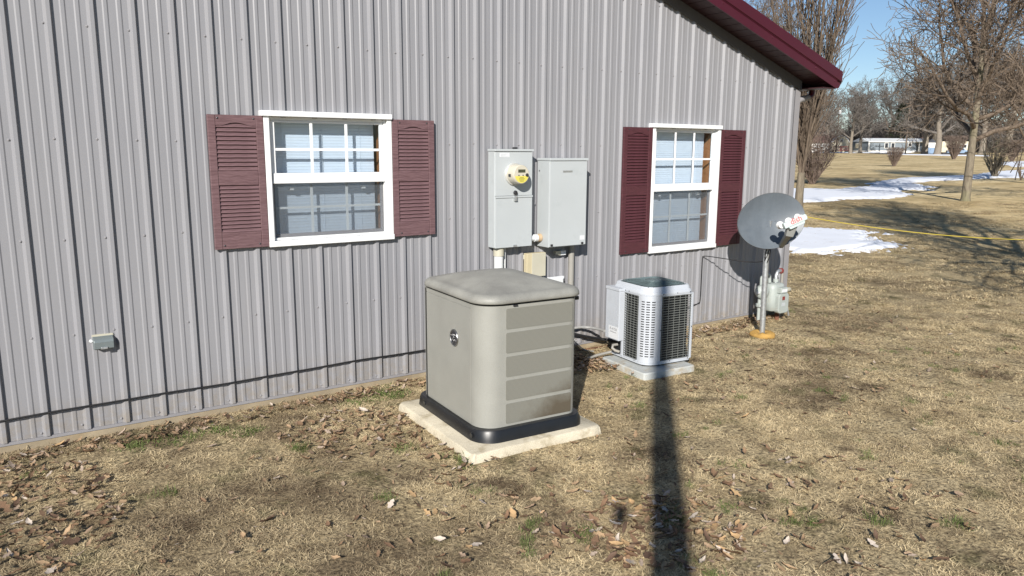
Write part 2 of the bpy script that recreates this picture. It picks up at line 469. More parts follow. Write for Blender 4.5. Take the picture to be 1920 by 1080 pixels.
# ------------------------------------------------------------------ mesh helpers
class MB:
    def __init__(s):
        s.v = []
        s.f = []
    def add(s, vs, fs):
        b = len(s.v)
        s.v.extend([tuple(x) for x in vs])
        s.f.extend([tuple(i + b for i in f) for f in fs])
        return s
    def box(s, x0, x1, y0, y1, z0, z1, mat=None):
        vs = [Vector((x, y, z)) for z in (z0, z1) for y in (y0, y1) for x in (x0, x1)]
        if mat:
            vs = [mat @ p for p in vs]
        return s.add(vs, [(0, 2, 3, 1), (4, 5, 7, 6), (0, 1, 5, 4), (2, 6, 7, 3), (0, 4, 6, 2), (1, 3, 7, 5)])
    def prism(s, poly, y0, y1, axis='y', mat=None):
        n = len(poly)
        def pt(a, b, c):
            p = {'y': Vector((a, c, b)), 'z': Vector((a, b, c)), 'x': Vector((c, a, b))}[axis]
            return mat @ p if mat else p
        vs = [pt(a, b, y0) for a, b in poly] + [pt(a, b, y1) for a, b in poly]
        fs = [tuple(range(n)), tuple(range(2 * n - 1, n - 1, -1))]
        fs += [(i, n + i, n + (i + 1) % n, (i + 1) % n) for i in range(n)]
        return s.add(vs, fs)
    def tube(s, pts, r, n=8, caps=True):
        pts = [Vector(p) for p in pts]
        rs = r if isinstance(r, (list, tuple)) else [r] * len(pts)
        b = len(s.v)
        N = len(pts)
        last = None
        for i, p in enumerate(pts):
            d = (pts[min(i + 1, N - 1)] - pts[max(i - 1, 0)])
            if d.length < 1e-9:
                d = Vector((0, 0, 1))
            d.normalize()
            if last is None:
                a = Vector((0, 0, 1)) if abs(d.z) < 0.9 else Vector((1, 0, 0))
                u = d.cross(a).normalized()
            else:
                u = (last - d * last.dot(d))
                u = u.normalized() if u.length > 1e-6 else d.cross(Vector((0, 0, 1))).normalized()
            last = u
            w = d.cross(u)
            for j in range(n):
                a = 2 * PI * j / n
                s.v.append(tuple(p + (u * math.cos(a) + w * math.sin(a)) * rs[i]))
        for i in range(N - 1):
            for j in range(n):
                k = (j + 1) % n
                s.f.append((b + i * n + j, b + i * n + k, b + (i + 1) * n + k, b + (i + 1) * n + j))
        if caps:
            s.f.append(tuple(b + j for j in range(n))[::-1])
            s.f.append(tuple(b + (N - 1) * n + j for j in range(n)))
        return s
    def lathe(s, prof, n=24, mat=None):
        """profile of (radius, height) turned about local z"""
        b = len(s.v)
        for r, z in prof:
            for j in range(n):
                a = 2 * PI * j / n
                p = Vector((r * math.cos(a), r * math.sin(a), z))
                s.v.append(tuple(mat @ p if mat else p))
        for i in range(len(prof) - 1):
            for j in range(n):
                k = (j + 1) % n
                s.f.append((b + i * n + j, b + i * n + k, b + (i + 1) * n + k, b + (i + 1) * n + j))
        s.f.append(tuple(b + j for j in range(n))[::-1])
        s.f.append(tuple(b + (len(prof) - 1) * n + j for j in range(n)))
        return s
    def loft(s, rings, cap0=True, cap1=True):
        b = len(s.v)
        n = len(rings[0])
        for r in rings:
            s.v.extend([tuple(p) for p in r])
        for i in range(len(rings) - 1):
            for j in range(n):
                k = (j + 1) % n
                s.f.append((b + i * n + j, b + i * n + k, b + (i + 1) * n + k, b + (i + 1) * n + j))
        if cap0:
            s.f.append(tuple(b + j for j in range(n))[::-1])
        if cap1:
            s.f.append(tuple(b + (len(rings) - 1) * n + j for j in range(n)))
        return s
    def mesh(s, name, mat, smooth=None):
        me = bpy.data.meshes.new(name)
        me.from_pydata(s.v, [], s.f)
        me.materials.append(mat)
        if smooth:
            me.polygons.foreach_set('use_smooth', [True] * len(me.polygons))
            me.set_sharp_from_angle(angle=R(smooth))
        me.update()
        return me
    def build(s, name, mat, parent=None, smooth=None, bevel=0, **tags):
        o = bpy.data.objects.new(name, s.mesh(name, mat, smooth))
        col.objects.link(o)
        if parent is not None:
            o.parent = parent
        if bevel:
            bv = o.modifiers.new('bevel', 'BEVEL')
            bv.width = bevel
            bv.segments = 2
            bv.limit_method = 'ANGLE'
            bv.angle_limit = R(40)
        for k, v in tags.items():
            o[k] = v
        return o

def thing(name, label, cat, loc=(0, 0, 0), rz=0.0, group=None):
    o = bpy.data.objects.new(name, None)
    o.empty_display_size = 0.2
    col.objects.link(o)
    o.location = loc
    o.rotation_euler = (0, 0, rz)
    o['label'] = label
    o['category'] = cat
    if group:
        o['group'] = group
    return o

def tag(o, label, cat, group=None):
    o['label'] = label
    o['category'] = cat
    if group:
        o['group'] = group
    return o

def share(name, me, parent, loc=(0, 0, 0), rot=(0, 0, 0), scale=(1, 1, 1)):
    o = bpy.data.objects.new(name, me)
    col.objects.link(o)
    o.parent = parent
    o.location = loc
    o.rotation_euler = rot
    o.scale = scale
    return o

def text_mesh(body, size, mat, extrude=0.0008, name='lettering', shear=0.0, squeeze=1.0):
    cu = bpy.data.curves.new(name, 'FONT')
    cu.body = body
    cu.size = size
    cu.extrude = extrude
    cu.align_x = 'CENTER'
    cu.align_y = 'CENTER'
    cu.shear = shear
    t = bpy.data.objects.new(name, cu)
    me = bpy.data.meshes.new_from_object(t)
    bpy.data.objects.remove(t)
    me.materials.clear()
    me.materials.append(mat)
    if squeeze != 1.0:
        me.transform(Matrix.Diagonal((squeeze, 1, 1, 1)))
    return me

def ground_z(x, y):
    d = x * 0.857 + y * 0.515 + 2.8
    t = min(d, 260.0) - 8.0
    return 0.0084 * (0.5 * (t + math.sqrt(t * t + 9.0)) - 0.5 * (-8 + math.sqrt(73)) * 0)  if d > -30 else 0.0

def gz(x, y):
    return ground_z(x, y) - 0.004

def lerp(a, b, t):
    return a + (b - a) * t

def rrect(w, d, r, z, n=8, cx=0.0, cy=0.0):
    """rounded rectangle ring; r one radius or four (front-left, front-right, back-right, back-left)"""
    rr = r if isinstance(r, (tuple, list)) else (r,) * 4
    out = []
    for (sx, sy, a0), q in zip(((-1, -1, 180), (1, -1, 270), (1, 1, 0), (-1, 1, 90)), rr):
        for i in range(n + 1):
            a = R(a0 + 90 * i / n)
            out.append(Vector((cx + sx * (w / 2 - q) + q * math.cos(a), cy + sy * (d / 2 - q) + q * math.sin(a), z)))
    return out

# ------------------------------------------------------------------ the ground and the far setting
def build_ground():
    def axis(lo, hi, fine0, fine1, step):
        a = list(np.arange(fine0, fine1 + 1e-6, step))
        s, x = step, fine1
        while x < hi:
            s *= 1.25
            x += s
            a.append(x)
        s, x = step, fine0
        while x > lo:
            s *= 1.25
            x -= s
            a.insert(0, x)
        return a
    xs = axis(-2000, 2500, -2.5, 10.0, 0.16)
    ys = axis(-1500, 2500, -5.5, 0.5, 0.16)
    mb = MB()
    for y in ys:
        for x in xs:
            z = gz(x, y)
            if abs(x) < 40 and abs(y) < 40:
                z += 0.010 * mnoise.noise((x * 1.3, y * 1.3, 3)) + 0.006 * mnoise.noise((x * 4, y * 4, 9))
            mb.v.append((x, y, z))
    nx = len(xs)
    for j in range(len(ys) - 1):
        for i in range(nx - 1):
            a = j * nx + i
            mb.f.append((a, a + 1, a + nx + 1, a + nx))
    o = mb.build('ground', M['ground'], smooth=180)
    o['kind'] = 'structure'
build_ground()

def snow_patch(poly, thick, step, rough, name='snow_patch', wl=1.0, gap=0.0):
    """a melting patch: thickness follows the outline and noise, so the edge frays into the grass"""
    P = [Vector((a, b)) for a, b in poly]
    x0, x1 = min(p.x for p in P) - 1.5, max(p.x for p in P) + 1.5
    y0, y1 = min(p.y for p in P) - 1.5, max(p.y for p in P) + 1.5
    nx, ny = int((x1 - x0) / step) + 1, int((y1 - y0) / step) + 1
    gx, gy = np.meshgrid(x0 + step * np.arange(nx), y0 + step * np.arange(ny))
    inside = np.zeros(gx.shape, bool)
    dist = np.full(gx.shape, 1e9)
    n = len(P)
    for i in range(n):
        a, b = P[i], P[(i + 1) % n]
        cond = ((a.y > gy) != (b.y > gy))
        with np.errstate(divide='ignore', invalid='ignore'):
            xi = (b.x - a.x) * (gy - a.y) / ((b.y - a.y) if b.y != a.y else 1e-9) + a.x
        inside ^= cond & (gx < xi)
        dx, dy = b.x - a.x, b.y - a.y
        t = np.clip(((gx - a.x) * dx + (gy - a.y) * dy) / (dx * dx + dy * dy + 1e-9), 0, 1)
        dist = np.minimum(dist, np.hypot(gx - a.x - t * dx, gy - a.y - t * dy))
    sd = np.where(inside, dist, -dist)
    mb = MB()
    for j in range(ny):
        for i in range(nx):
            x, y = float(gx[j, i]), float(gy[j, i])
            nz = (0.7 * mnoise.noise((x * 14 / wl, y * 14 / wl, 6)) + mnoise.noise((x * 1.1 / wl, y * 1.1 / wl, 1.7)) + 0.6 * mnoise.noise((x * 3.1 / wl, y * 3.1 / wl, 4)) + 0.5 * mnoise.noise((x * 7 / wl, y * 7 / wl, 8)))
            s = min(float(sd[j, i]), 1.2) + nz * rough - gap * max(0.0, mnoise.noise((x * 0.8, y * 4.5, 2)))
            h = max(-0.05, min(thick, s * 0.22))
            mb.v.append((x, y, gz(x, y) + 0.012 + h))
    for j in range(ny - 1):
        for i in range(nx - 1):
            a = j * nx + i
            q = (a, a + 1, a + nx + 1, a + nx)
            if max(mb.v[k][2] - gz(mb.v[k][0], mb.v[k][1]) for k in q) > -0.03:
                mb.f.append(q)
    o = mb.build(name, M['snow'], smooth=180)
    o['kind'] = 'structure'
    return o
snow_patch([(9.5, 4.4), (11.95, 3.05), (12.2, 2.65), (13.01, 2.51), (13.59, 2.33), (14.35, 2.3), (14.89, 2.79), (15.08, 3.29), (16.27, 3.94),
            (16.26, 4.25), (16.04, 4.9), (15.63, 5.51), (13, 6.8)], 0.045, 0.07, 0.34, gap=0.8)
snow_patch([(20, 13), (22.5, 10.7), (22.97, 10.51), (23.4, 10.49), (25.56, 10.61), (26.81, 9.83), (29.83, 10.53), (31.43, 11.96), (34.2, 13.2),
            (34.54, 14.8), (32.66, 14.72), (30.52, 14.2), (30.16, 15.01), (29.23, 15.58), (25, 17)], 0.06, 0.13, 0.35)
snow_patch([(36.18, 15.22), (38.81, 15.81), (42.05, 16.34), (45.62, 15.96), (49.09, 16.38), (52.15, 15.63), (58, 15.5), (72, 19), (72, 23),
            (66.4, 21.45), (63.36, 21.47), (54.4, 19.51), (51.53, 18.75), (46.84, 18.85), (43.65, 18.72), (37.2, 16.6)], 0.08, 0.22, 0.40, wl=2)
snow_patch([(33.6, 12.2), (36, 13.0), (38.8, 15.6), (37.5, 16.4), (34.6, 14.9)], 0.04, 0.11, 0.7)
snow_patch([(76, 26), (84, 27), (100, 31), (100, 36), (91, 34)], 0.12, 0.4, 0.5, wl=3)

# the road before the far homes, with snow left along it
def strip(name, mat, p0, p1, w, z, kind='structure'):
    a, b = Vector(p0), Vector(p1)
    d = (b - a).normalized()
    nrm = Vector((-d.y, d.x))
    mb = MB()
    N = 24
    for i in range(N + 1):
        p = a.lerp(b, i / N)
        for s in (-1, 1):
            qx, qy = p + nrm * (w / 2 * s)
            mb.v.append((qx, qy, gz(qx, qy) + z))
    for i in range(N):
        mb.f.append((2 * i, 2 * i + 2, 2 * i + 3, 2 * i + 1))
    o = mb.build(name, mat)
    o['kind'] = kind
    return o
def polar(az, d, z=0.0):
    """point at a compass bearing (degrees from +y towards +x) and distance from the yard's viewing spot"""
    x, y = d * math.sin(R(az)), -5.438 + d * math.cos(R(az))
    return x, y
strip('road', M['asphalt'], polar(50, 215), polar(75, 185), 7, 0.03)
snow_patch([polar(53, 206), polar(58.4, 200), polar(58.4, 203), polar(53, 209)], 0.18, 0.7, 0.7, wl=4)
snow_patch([polar(60.2, 172), polar(66, 160), polar(66, 163.5), polar(60.2, 176)], 0.18, 0.7, 0.9, wl=4)
snow_patch([polar(58.5, 205), polar(61.5, 200), polar(61.5, 203), polar(58.5, 209)], 0.2, 0.7, 0.8, wl=4)

# ------------------------------------------------------------------ the house
PITCH = 0.2286
CX = 0.3726                        # centre of rib 0
RX, SL = 2.10, 0.3266              # ridge position, roof slope
WX0, WX1 = -3.39, 7.585
def zsoff(x):
    return 3.301 - SL * (x - 5.608) if x >= RX else 3.301 - SL * (2 * RX - x - 5.608)
house = thing('house', 'long grey metal-sided house with burgundy rake trim and two white windows', 'house')

W1 = (1.592, 2.558, 1.187, 2.112)
W2 = (5.312, 6.282, 0.875, 2.112)
RIB = [(-0.028, 0.0), (-0.011, 0.021), (0.010, 0.021), (0.020, 0.0),
       (0.0592, 0.0), (0.0672, 0.0048), (0.0852, 0.0048), (0.0932, 0.0),
       (0.1354, 0.0), (0.1434, 0.0048), (0.1614, 0.0048), (0.1694, 0.0)]
def wall_profile(xa, xb, holes_x):
    pts = []
    k0 = int(math.floor((xa - CX) / PITCH)) - 1
    for k in range(k0, k0 + 60):
        for dx, h in RIB:
            pts.append((CX + k * PITCH + dx, h))
    xs = [p[0] for p in pts]
    hs = [p[1] for p in pts]
    keep = [xa] + [x for x in xs if xa + 1e-4 < x < xb - 1e-4] + [xb]
    for hx in holes_x:
        if xa < hx < xb:
            keep.append(hx)
    if xa < RX < xb:
        keep.append(RX)
    keep = sorted(set(keep))
    return [(x, float(np.interp(x, xs, hs))) for x in keep]
ZB = 0.075
def siding_panel(xa, xb):
    mb = MB()
    hx = [W1[0] + 0.012, W1[1] - 0.012, W2[0] + 0.012, W2[1] - 0.012]
    prof = wall_profile(xa, xb, hx)
    for (x0, h0), (x1, h1) in zip(prof, prof[1:]):
        mid = (x0 + x1) / 2
        spans = [(ZB, None)]
        for w in (W1, W2):
            if w[0] + 0.012 < mid < w[1] - 0.012:
                spans = [(ZB, w[2] + 0.015), (w[3] - 0.02, None)]
        for za, zb in spans:
            t0 = zb if zb else zsoff(x0)
            t1 = zb if zb else zsoff(x1)
            mb.add([(x0, -h0, za), (x1, -h1, za), (x1, -h1, t1), (x0, -h0, t0)], [(0, 1, 2, 3)])
    mb.build('siding_panel', M['siding'], house)
edges = [WX0] + [CX + k * PITCH for k in range(-15, 32, 4)] + [WX1]
for a, b in zip(edges, edges[1:]):
    siding_panel(a, b)
# corner trims, base trim, foundation, other walls
mb = MB()
mb.box(WX1 - 0.085, WX1 + 0.004, -0.024, -0.0205, ZB + 0.002, zsoff(WX1) - 0.1)
mb.box(WX1 + 0.0005, WX1 + 0.004, -0.0205, 0.09, ZB + 0.002, zsoff(WX1) - 0.12)
mb.build('corner_trim', M['siding_trim'], house)
MB().box(WX0, WX1 - 0.001, -0.012, -0.0005, 0.055, 0.0745).build('base_trim', M['siding_trim'], house)
MB().box(WX0 + 0.01, WX1 - 0.012, -0.006, 0.14, -0.25, 0.0545).build('foundation', M['foundation'], house, bevel=0.006)
mb = MB()
mb.box(WX1 - 0.012, WX1 - 0.001, 0.002, 14.0, 0.05, zsoff(WX1) + 0.05)
for i in range(60):
    yy = 0.16 + i * PITCH
    mb.prism([(yy - 0.024, WX1 - 0.001), (yy - 0.01, WX1 + 0.018), (yy + 0.01, WX1 + 0.018), (yy + 0.024, WX1 - 0.001)], 0.075, zsoff(WX1) - 0.02, axis='z',
             mat=Matrix(((0, 1, 0, 0), (1, 0, 0, 0), (0, 0, 1, 0), (0, 0, 0, 1))))
mb.build('side_wall', M['siding'], house)
mb = MB()
mb.box(WX0 + 0.001, WX0 + 0.012, 0.002, 14.0, 0.05, zsoff(WX0) + 0.05)
mb.prism([(WX0, 0.05), (WX1, 0.05), (WX1, zsoff(WX1)), (RX, zsoff(RX)), (WX0, zsoff(WX0))], 13.99, 14.0)
mb.build('rear_wall', M['siding'], house)
# screws
mb = MB()
holes = [(W1[0] - 0.45, W1[1] + 0.4, W1[2] - .1, W1[3] + .06), (W2[0] - .42, W2[1] + .42, W2[2] - .1, W2[3] + .06)]
for k in range(-14, 31):
    x = CX + k * PITCH - 0.034
    for z in (0.10, 0.708, 1.316, 1.923, 2.599, 3.22, 3.84):
        if z > zsoff(x) - 0.15:
            continue
        if z in (0.708, 1.316, 1.923) and any(a < x < b and c < z < d for a, b, c, d in holes):
            continue
        xx, zz = x + rng.uniform(-.004, .004), z + rng.uniform(-.006, .006)
        mt = Matrix.Translation((xx, 0, zz)) @ Matrix.Rotation(R(90), 4, 'X')
        mb.lathe([(0.0085, 0.0), (0.0085, 0.002), (0.0058, 0.0024), (0.0058, 0.0065), (0.004, 0.008)], 6, mt)
mb.build('screws', M['siding_trim'], house, kind='stuff')

# frieze, soffit, rake fascia, roof
OH = 0.31
EAVE = 7.82
ang = math.atan(SL)
def slope_prism(off0, off1, y0, y1, xa, xb, plumb=True):
    """bar following the right-hand roof slope, vertical offsets from the soffit line"""
    return MB().prism([(xa, zsoff(RX) - SL * (xa - RX) + off0), (xb, zsoff(RX) - SL * (xb - RX) + off0),
                       (xb, zsoff(RX) - SL * (xb - RX) + off1), (xa, zsoff(RX) - SL * (xa - RX) + off1)], y0, y1)
def slope_prism_left(off0, off1, y0, y1, xa, xb):
    return MB().prism([(2 * RX - xb, zsoff(RX) - SL * (xb - RX) + off0), (2 * RX - xa, zsoff(RX) - SL * (xa - RX) + off0),
                       (2 * RX - xa, zsoff(RX) - SL * (xa - RX) + off1), (2 * RX - xb, zsoff(RX) - SL * (xb - RX) + off1)], y0, y1)
slope_prism(-0.104, -0.004, -0.034, -0.0215, RX, WX1 + 0.004).build('frieze_board', M['frieze'], house)
slope_prism_left(-0.104, -0.004, -0.034, -0.0215, RX + 0.001, WX1 + 0.004).build('frieze_board', M['frieze'], house)
n = 46
w = (EAVE - RX) / n
for i in range(n):
    xa = RX + i * w
    slope_prism(0.0 + (i % 2) * 0.0, 0.010, -OH + 0.012, 0.0, xa + 0.005, xa + w - 0.003).build('soffit_panel', M['soffit'], house)
slope_prism(0.0105, 0.016, -OH + 0.012, 0.0, RX, EAVE).build('soffit_backing', M['dark_gap'], house)
slope_prism_left(0.0, 0.016, -OH + 0.012, 0.0, RX + 0.001, EAVE).build('soffit_panel', M['soffit'], house)
# fascia in two bands: lower leg and the proud upper leg with its hem
slope_prism(-0.014, 0.075, -OH, -OH + 0.012, RX, EAVE).build('rake_fascia', M['burgundy'], house)
slope_prism(0.0755, 0.083, -OH - 0.006, -OH + 0.012, RX, EAVE + 0.01).build('rake_step', M['burgundy'], house)
slope_prism(0.0835, 0.195, -OH - 0.016, -OH + 0.012, RX, EAVE + 0.075).build('rake_trim', M['burgundy'], house, bevel=0.004)
slope_prism_left(-0.014, 0.195, -OH - 0.012, -OH + 0.012, RX + 0.001, EAVE).build('rake_trim', M['burgundy'], house)
slope_prism(0.165, 0.193, -OH + 0.0125, 14.3, RX, EAVE + 0.12).build('roof', M['burgundy'], house)
slope_prism_left(0.165, 0.193, -OH + 0.0125, 14.3, RX + 0.001, EAVE + 0.12).build('roof', M['burgundy'], house)
# fascia screws
mb = MB()
for x in (5.9, 6.66, 7.42, 7.78):
    mt = Matrix.Translation((x, -OH, zsoff(x) + 0.05)) @ Matrix.Rotation(R(90), 4, 'X')
    mb.lathe([(0.009, 0), (0.006, 0.003), (0.005, 0.008)], 6, mt)
mb.build('trim_screws', M['burgundy'], house, kind='stuff')
# level eave soffit and gutter along the right side, downspout elbow
zs = zsoff(EAVE) - 0.004
MB().box(WX1 + 0.02, EAVE, 0.003, 14.2, zs - 0.012, zs).build('eave_soffit', M['soffit'], house)
MB().box(WX1 + 0.005, EAVE, -OH + 0.013, 0.0, zs - 0.014, zs - 0.002).build('eave_return', M['soffit'], house)
mb = MB()
mb.prism([(EAVE, zs - 0.01), (EAVE + 0.07, zs - 0.0), (EAVE + 0.11, zs + 0.06), (EAVE + 0.11, zs + 0.115), (EAVE, zs + 0.115)], -OH + 0.014, 14.2)
mb.build('gutter', M['burgundy'], house, bevel=0.004)
ds = [(7.90, 0.05, 2.585), (7.90, 0.05, 2.535), (7.885, 0.05, 2.505), (7.845, 0.05, 2.487), (7.70, 0.05, 2.462), (7.648, 0.05, 2.440), (7.626, 0.05, 2.39), (7.625, 0.05, 0.12)]
MB().tube(ds[:4], 0.036, 12).build('downspout_elbow', M['burgundy'], house, smooth=60)
MB().tube(ds[3:], 0.035, 12).build('downspout', M['siding_trim'], house, smooth=60)

# ------------------------------------------------------------------ windows (parts of the house)
def blind_mesh(w):
    mb = MB()
    prof = [(-0.004, 0.0125), (-0.0015, 0.005), (0.0015, -0.005), (0.004, -0.0125)]
    prof = [(0.0, 0.0125), (0.0035, 0.004), (0.0045, -0.004), (0.006, -0.0125)]
    for i, (y, z) in enumerate(prof):
        mb.v += [(0, y - 0.003, z), (w, y - 0.003, z)]
    for i in range(3):
        mb.f.append((2 * i, 2 * i + 1, 2 * i + 3, 2 * i + 2))
    return mb.mesh('blind_slat', M['blind'], smooth=180)

def window(X0, X1, Z0, Z1, zmid, label):
    win = bpy.data.objects.new('window', None)
    col.objects.link(win)
    win.parent = house
    win.location = (X0, 0, Z0)
    win['label'] = label
    W, H = X1 - X0, Z1 - Z0
    zm = zmid - Z0
    cas = 0.038
    # outer casing
    mb = MB().box(0, cas, -0.047, 0.004, 0.041, H - 0.0145)
    mb.build('casing', M['white'], win, bevel=0.003)
    MB().box(W - cas, W, -0.047, 0.004, 0.041, H - 0.0145).build('casing', M['white'], win, bevel=0.003)
    MB().box(-0.002, W + 0.002, -0.056, 0.004, 0.0, 0.0405).build('sill', M['white'], win, bevel=0.003)
    MB().box(-0.018, W - 0.002, -0.066, 0.004, H - 0.014, H + 0.024).build('head_cap', M['white'], win, bevel=0.003)
    # inner frame with its track
    f = 0.040
    y0, y1 = -0.018, 0.045
    mb = MB()
    mb.box(cas + .001, cas + f * 0.35, y0, y1, 0.042, H - 0.015)
    mb.box(W - cas - f * 0.35, W - cas - .001, y0 - 0.0, y1, 0.042, H - 0.015)
    mb.box(cas + f * 0.35 + .0005, W - cas - f * 0.35 - .0005, y0, y1, 0.042, 0.058)
    mb.box(cas + f * 0.35 + .0005, W - cas - f * 0.35 - .0005, y0 + .01, y1, H - 0.038, H - 0.016)
    mb.build('frame', M['white'], win, bevel=0.002)
    sx0, sx1 = cas + f * 0.35 + 0.002, W - cas - f * 0.35 - 0.002
    # upper sash (outer track)
    st = 0.030
    ut, ub = H - 0.040, zm - 0.036
    mb = MB()
    mb.box(sx0, sx0 + st, -0.008, 0.012, zm + 0.037, ut)
    mb.box(sx1 - st, sx1, -0.008, 0.012, zm + 0.037, ut)
    mb.box(sx0 + st + .0004, sx1 - st - .0004, -0.008, 0.012, ut - 0.014, ut)
    mb.build('upper_sash', M['white'], win, bevel=0.002)
    MB().box(sx0, sx1, -0.022, 0.014, zm - 0.036, zm + 0.0365).build('meeting_rail', M['white'], win, bevel=0.003)
    gx0, gx1 = sx0 + st, sx1 - st
    gw = gx1 - gx0
    zu0, zu1 = zm + 0.037, ut - 0.014
    MB().box(gx0, gx1, 0.0025, 0.0055, zu0, zu1).build('pane', M['glass'], win)
    for t in (1 / 3, 2 / 3):
        c = gx0 + gw * t
        MB().box(c - 0.0105, c + 0.0105, -0.006, 0.0015, zu0, zu1).build('muntin', M['white'], win, bevel=0.002)
    zc = (zu0 + zu1) / 2 - 0.01
    for a, b in ((gx0, gx0 + gw / 3 - 0.011), (gx0 + gw / 3 + 0.011, gx0 + 2 * gw / 3 - 0.011), (gx0 + 2 * gw / 3 + 0.011, gx1)):
        MB().box(a, b, -0.0055, 0.0012, zc - 0.009, zc + 0.009).build('muntin', M['white'], win)
    # lower sash set behind, its muntins behind the glass, screen before it
    l0, l1 = 0.060, zm - 0.037
    ls = 0.020
    mb = MB()
    mb.box(sx0, sx0 + ls, 0.018, 0.038, l0, l1)
    mb.box(sx1 - ls, sx1, 0.018, 0.038, l0, l1)
    mb.box(sx0 + ls + .0004, sx1 - ls - .0004, 0.018, 0.038, l0, l0 + 0.022)
    mb.build('lower_sash', M['siding_trim'], win, bevel=0.002)
    hx0, hx1 = sx0 + ls, sx1 - ls
    hw = hx1 - hx0
    zl0, zl1 = l0 + 0.022, l1
    MB().box(hx0, hx1, 0.024, 0.0265, zl0, zl1).build('pane', M['glass'], win)
    MB().box(sx0 + .001, sx1 - .001, 0.0155, 0.0160, l0, l1).build('insect_screen', M['screen'], win)
    for t in (1 / 3, 2 / 3):
        c = hx0 + hw * t
        MB().box(c - 0.0095, c + 0.0095, 0.028, 0.034, zl0, zl1).build('muntin', M['white'], win)
    zc = (zl0 + zl1) / 2 + 0.005
    for a, b in ((hx0, hx0 + hw / 3 - 0.0097), (hx0 + hw / 3 + 0.0097, hx0 + 2 * hw / 3 - 0.0097), (hx0 + 2 * hw / 3 + 0.0097, hx1)):
        MB().box(a, b, 0.028, 0.0335, zc - 0.008, zc + 0.008).build('muntin', M['white'], win)
    for t in (0.16, 0.84):
        c = hx0 + hw * t
        MB().box(c - 0.014, c + 0.014, 0.036, 0.060, zl1 - 0.05, zl1 - 0.028).build('sash_lock', M['white'], win)
    # wooden jamb liner and blind
    mb = MB()
    mb.box(cas - 0.012, cas, 0.046, 0.17, 0.03, H - 0.01)
    mb.box(W - cas, W - cas + 0.012, 0.046, 0.17, 0.03, H - 0.01)
    mb.box(cas + .0005, W - cas - .0005, 0.046, 0.17, H - 0.022, H - 0.010)
    mb.box(cas + .0005, W - cas - .0005, 0.046, 0.17, 0.030, 0.042)
    mb.build('jamb_liner', M['wood_jamb'], win)
    bx0, bx1 = cas + 0.012, W - cas - 0.045
    me = blind_mesh(bx1 - bx0)
    z = H - 0.055
    MB().box(bx0 - .004, bx1 + .004, 0.095, 0.125, H - 0.048, H - 0.023).build('head_rail', M['blind'], win)
    while z > 0.065:
        share('blind_slat', me, win, (bx0, 0.110 + rng.uniform(-.0006, .0006), z), (rng.uniform(-.03, .03), 0, 0))
        z -= 0.0212
    MB().box(bx0, bx1, 0.104, 0.118, 0.045, 0.060).build('bottom_rail', M['blind'], win)
    mb = MB()
    for t in (0.14, 0.5, 0.86):
        c = bx0 + (bx1 - bx0) * t
        mb.tube([(c, 0.103, 0.05), (c, 0.103, H - 0.05)], 0.0012, 4)
    mb.build('cord', M['blind'], win)
window(W1[0], W1[1], W1[2], W1[3], 1.668, 'white double hung window left of the meter boxes')
window(W2[0], W2[1], W2[2], W2[3], 1.516, 'tall white double hung window beside the satellite dish')

def shutter(x0, x1, z0, z1, mat, label, lower_split):
    sh = bpy.data.objects.new('shutter', None)
    col.objects.link(sh)
    sh.parent = house
    sh.location = (x0, 0, z0)
    sh['label'] = label
    W, H = x1 - x0, z1 - z0
    yf, yb = -0.046, -0.0215
    s = 0.050
    MB().box(0, s, yf, yb, 0, H).build('stile', mat, sh, bevel=0.003)
    MB().box(W - s, W, yf, yb, 0, H).build('stile', mat, sh, bevel=0.003)
    a, b = s + 0.0008, W - s - 0.0008
    zlow, zmid0, zmid1 = 0.112, lower_split[0] - z0, lower_split[1] - z0
    MB().box(a, b, yf + 0.003, yb, 0, zlow).build('bottom_rail', mat, sh, bevel=0.003)
    MB().box(a, b, yf + 0.003, yb, zmid0, zmid1).build('middle_rail', mat, sh, bevel=0.003)
    ztop = H - 0.072
    poly = [(a, H), (a, ztop)]
    for i in range(1, 16):
        t = i / 16
        hgt = 0.022 * max(0.0, math.sin(PI * min(1, max(0, (t - 0.12) / 0.76)))) ** 1.3
        poly.append((a + (b - a) * t, ztop + hgt))
    poly += [(b, ztop), (b, H)]
    MB().prism(poly, yf + 0.003, yb).build('arched_rail', mat, sh)
    MB().box(a, b, -0.0245, yb, zlow, H - 0.03).build('backing', mat, sh)
    # louvre blades
    def blades(z0_, z1_):
        n = max(3, round((z1_ - z0_) / 0.0278))
        p = (z1_ - z0_) / n
        me = MB().prism([(-0.0250, p * 0.93), (-0.0330, p * 0.80), (-0.0425, 0.003), (-0.0400, 0.0), (-0.0250, 0.004)], a, b, axis='x').mesh('louvre', mat)
        for i in range(n):
            share('louvre', me, sh, (0, 0, z0_ + i * p))
    blades(zlow + 0.001, zmid0 - 0.001)
    blades(zmid1 + 0.001, ztop + 0.018)
    mb = MB()
    for sx in (s * 1.3, W - s * 1.3):
        for zz in (0.025, H - 0.022):
            mb.lathe([(0.007, 0), (0.006, 0.003), (0.002, 0.005)], 8, Matrix.Translation((sx, yf + 0.003, zz)) @ Matrix.Rotation(R(90), 4, 'X'))
    mb.build('screw_caps', M['dark_metal'], sh)
shutter(1.221, 1.5895, 1.192, 2.099, M['shutter_faded'], 'faded chalky burgundy shutter with louvres, outermost on the left', (1.628, 1.726))
shutter(2.562, 2.925, 1.204, 2.100, M['shutter_faded'], 'faded burgundy shutter between the left window and the meter boxes', (1.630, 1.712))
shutter(4.938, 5.3095, 0.890, 2.096, M['shutter_deep'], 'deep burgundy shutter left of the tall window', (1.452, 1.545))
shutter(6.286, 6.674, 0.886, 2.095, M['shutter_deep'], 'deep burgundy shutter partly behind the satellite dish', (1.452, 1.545))

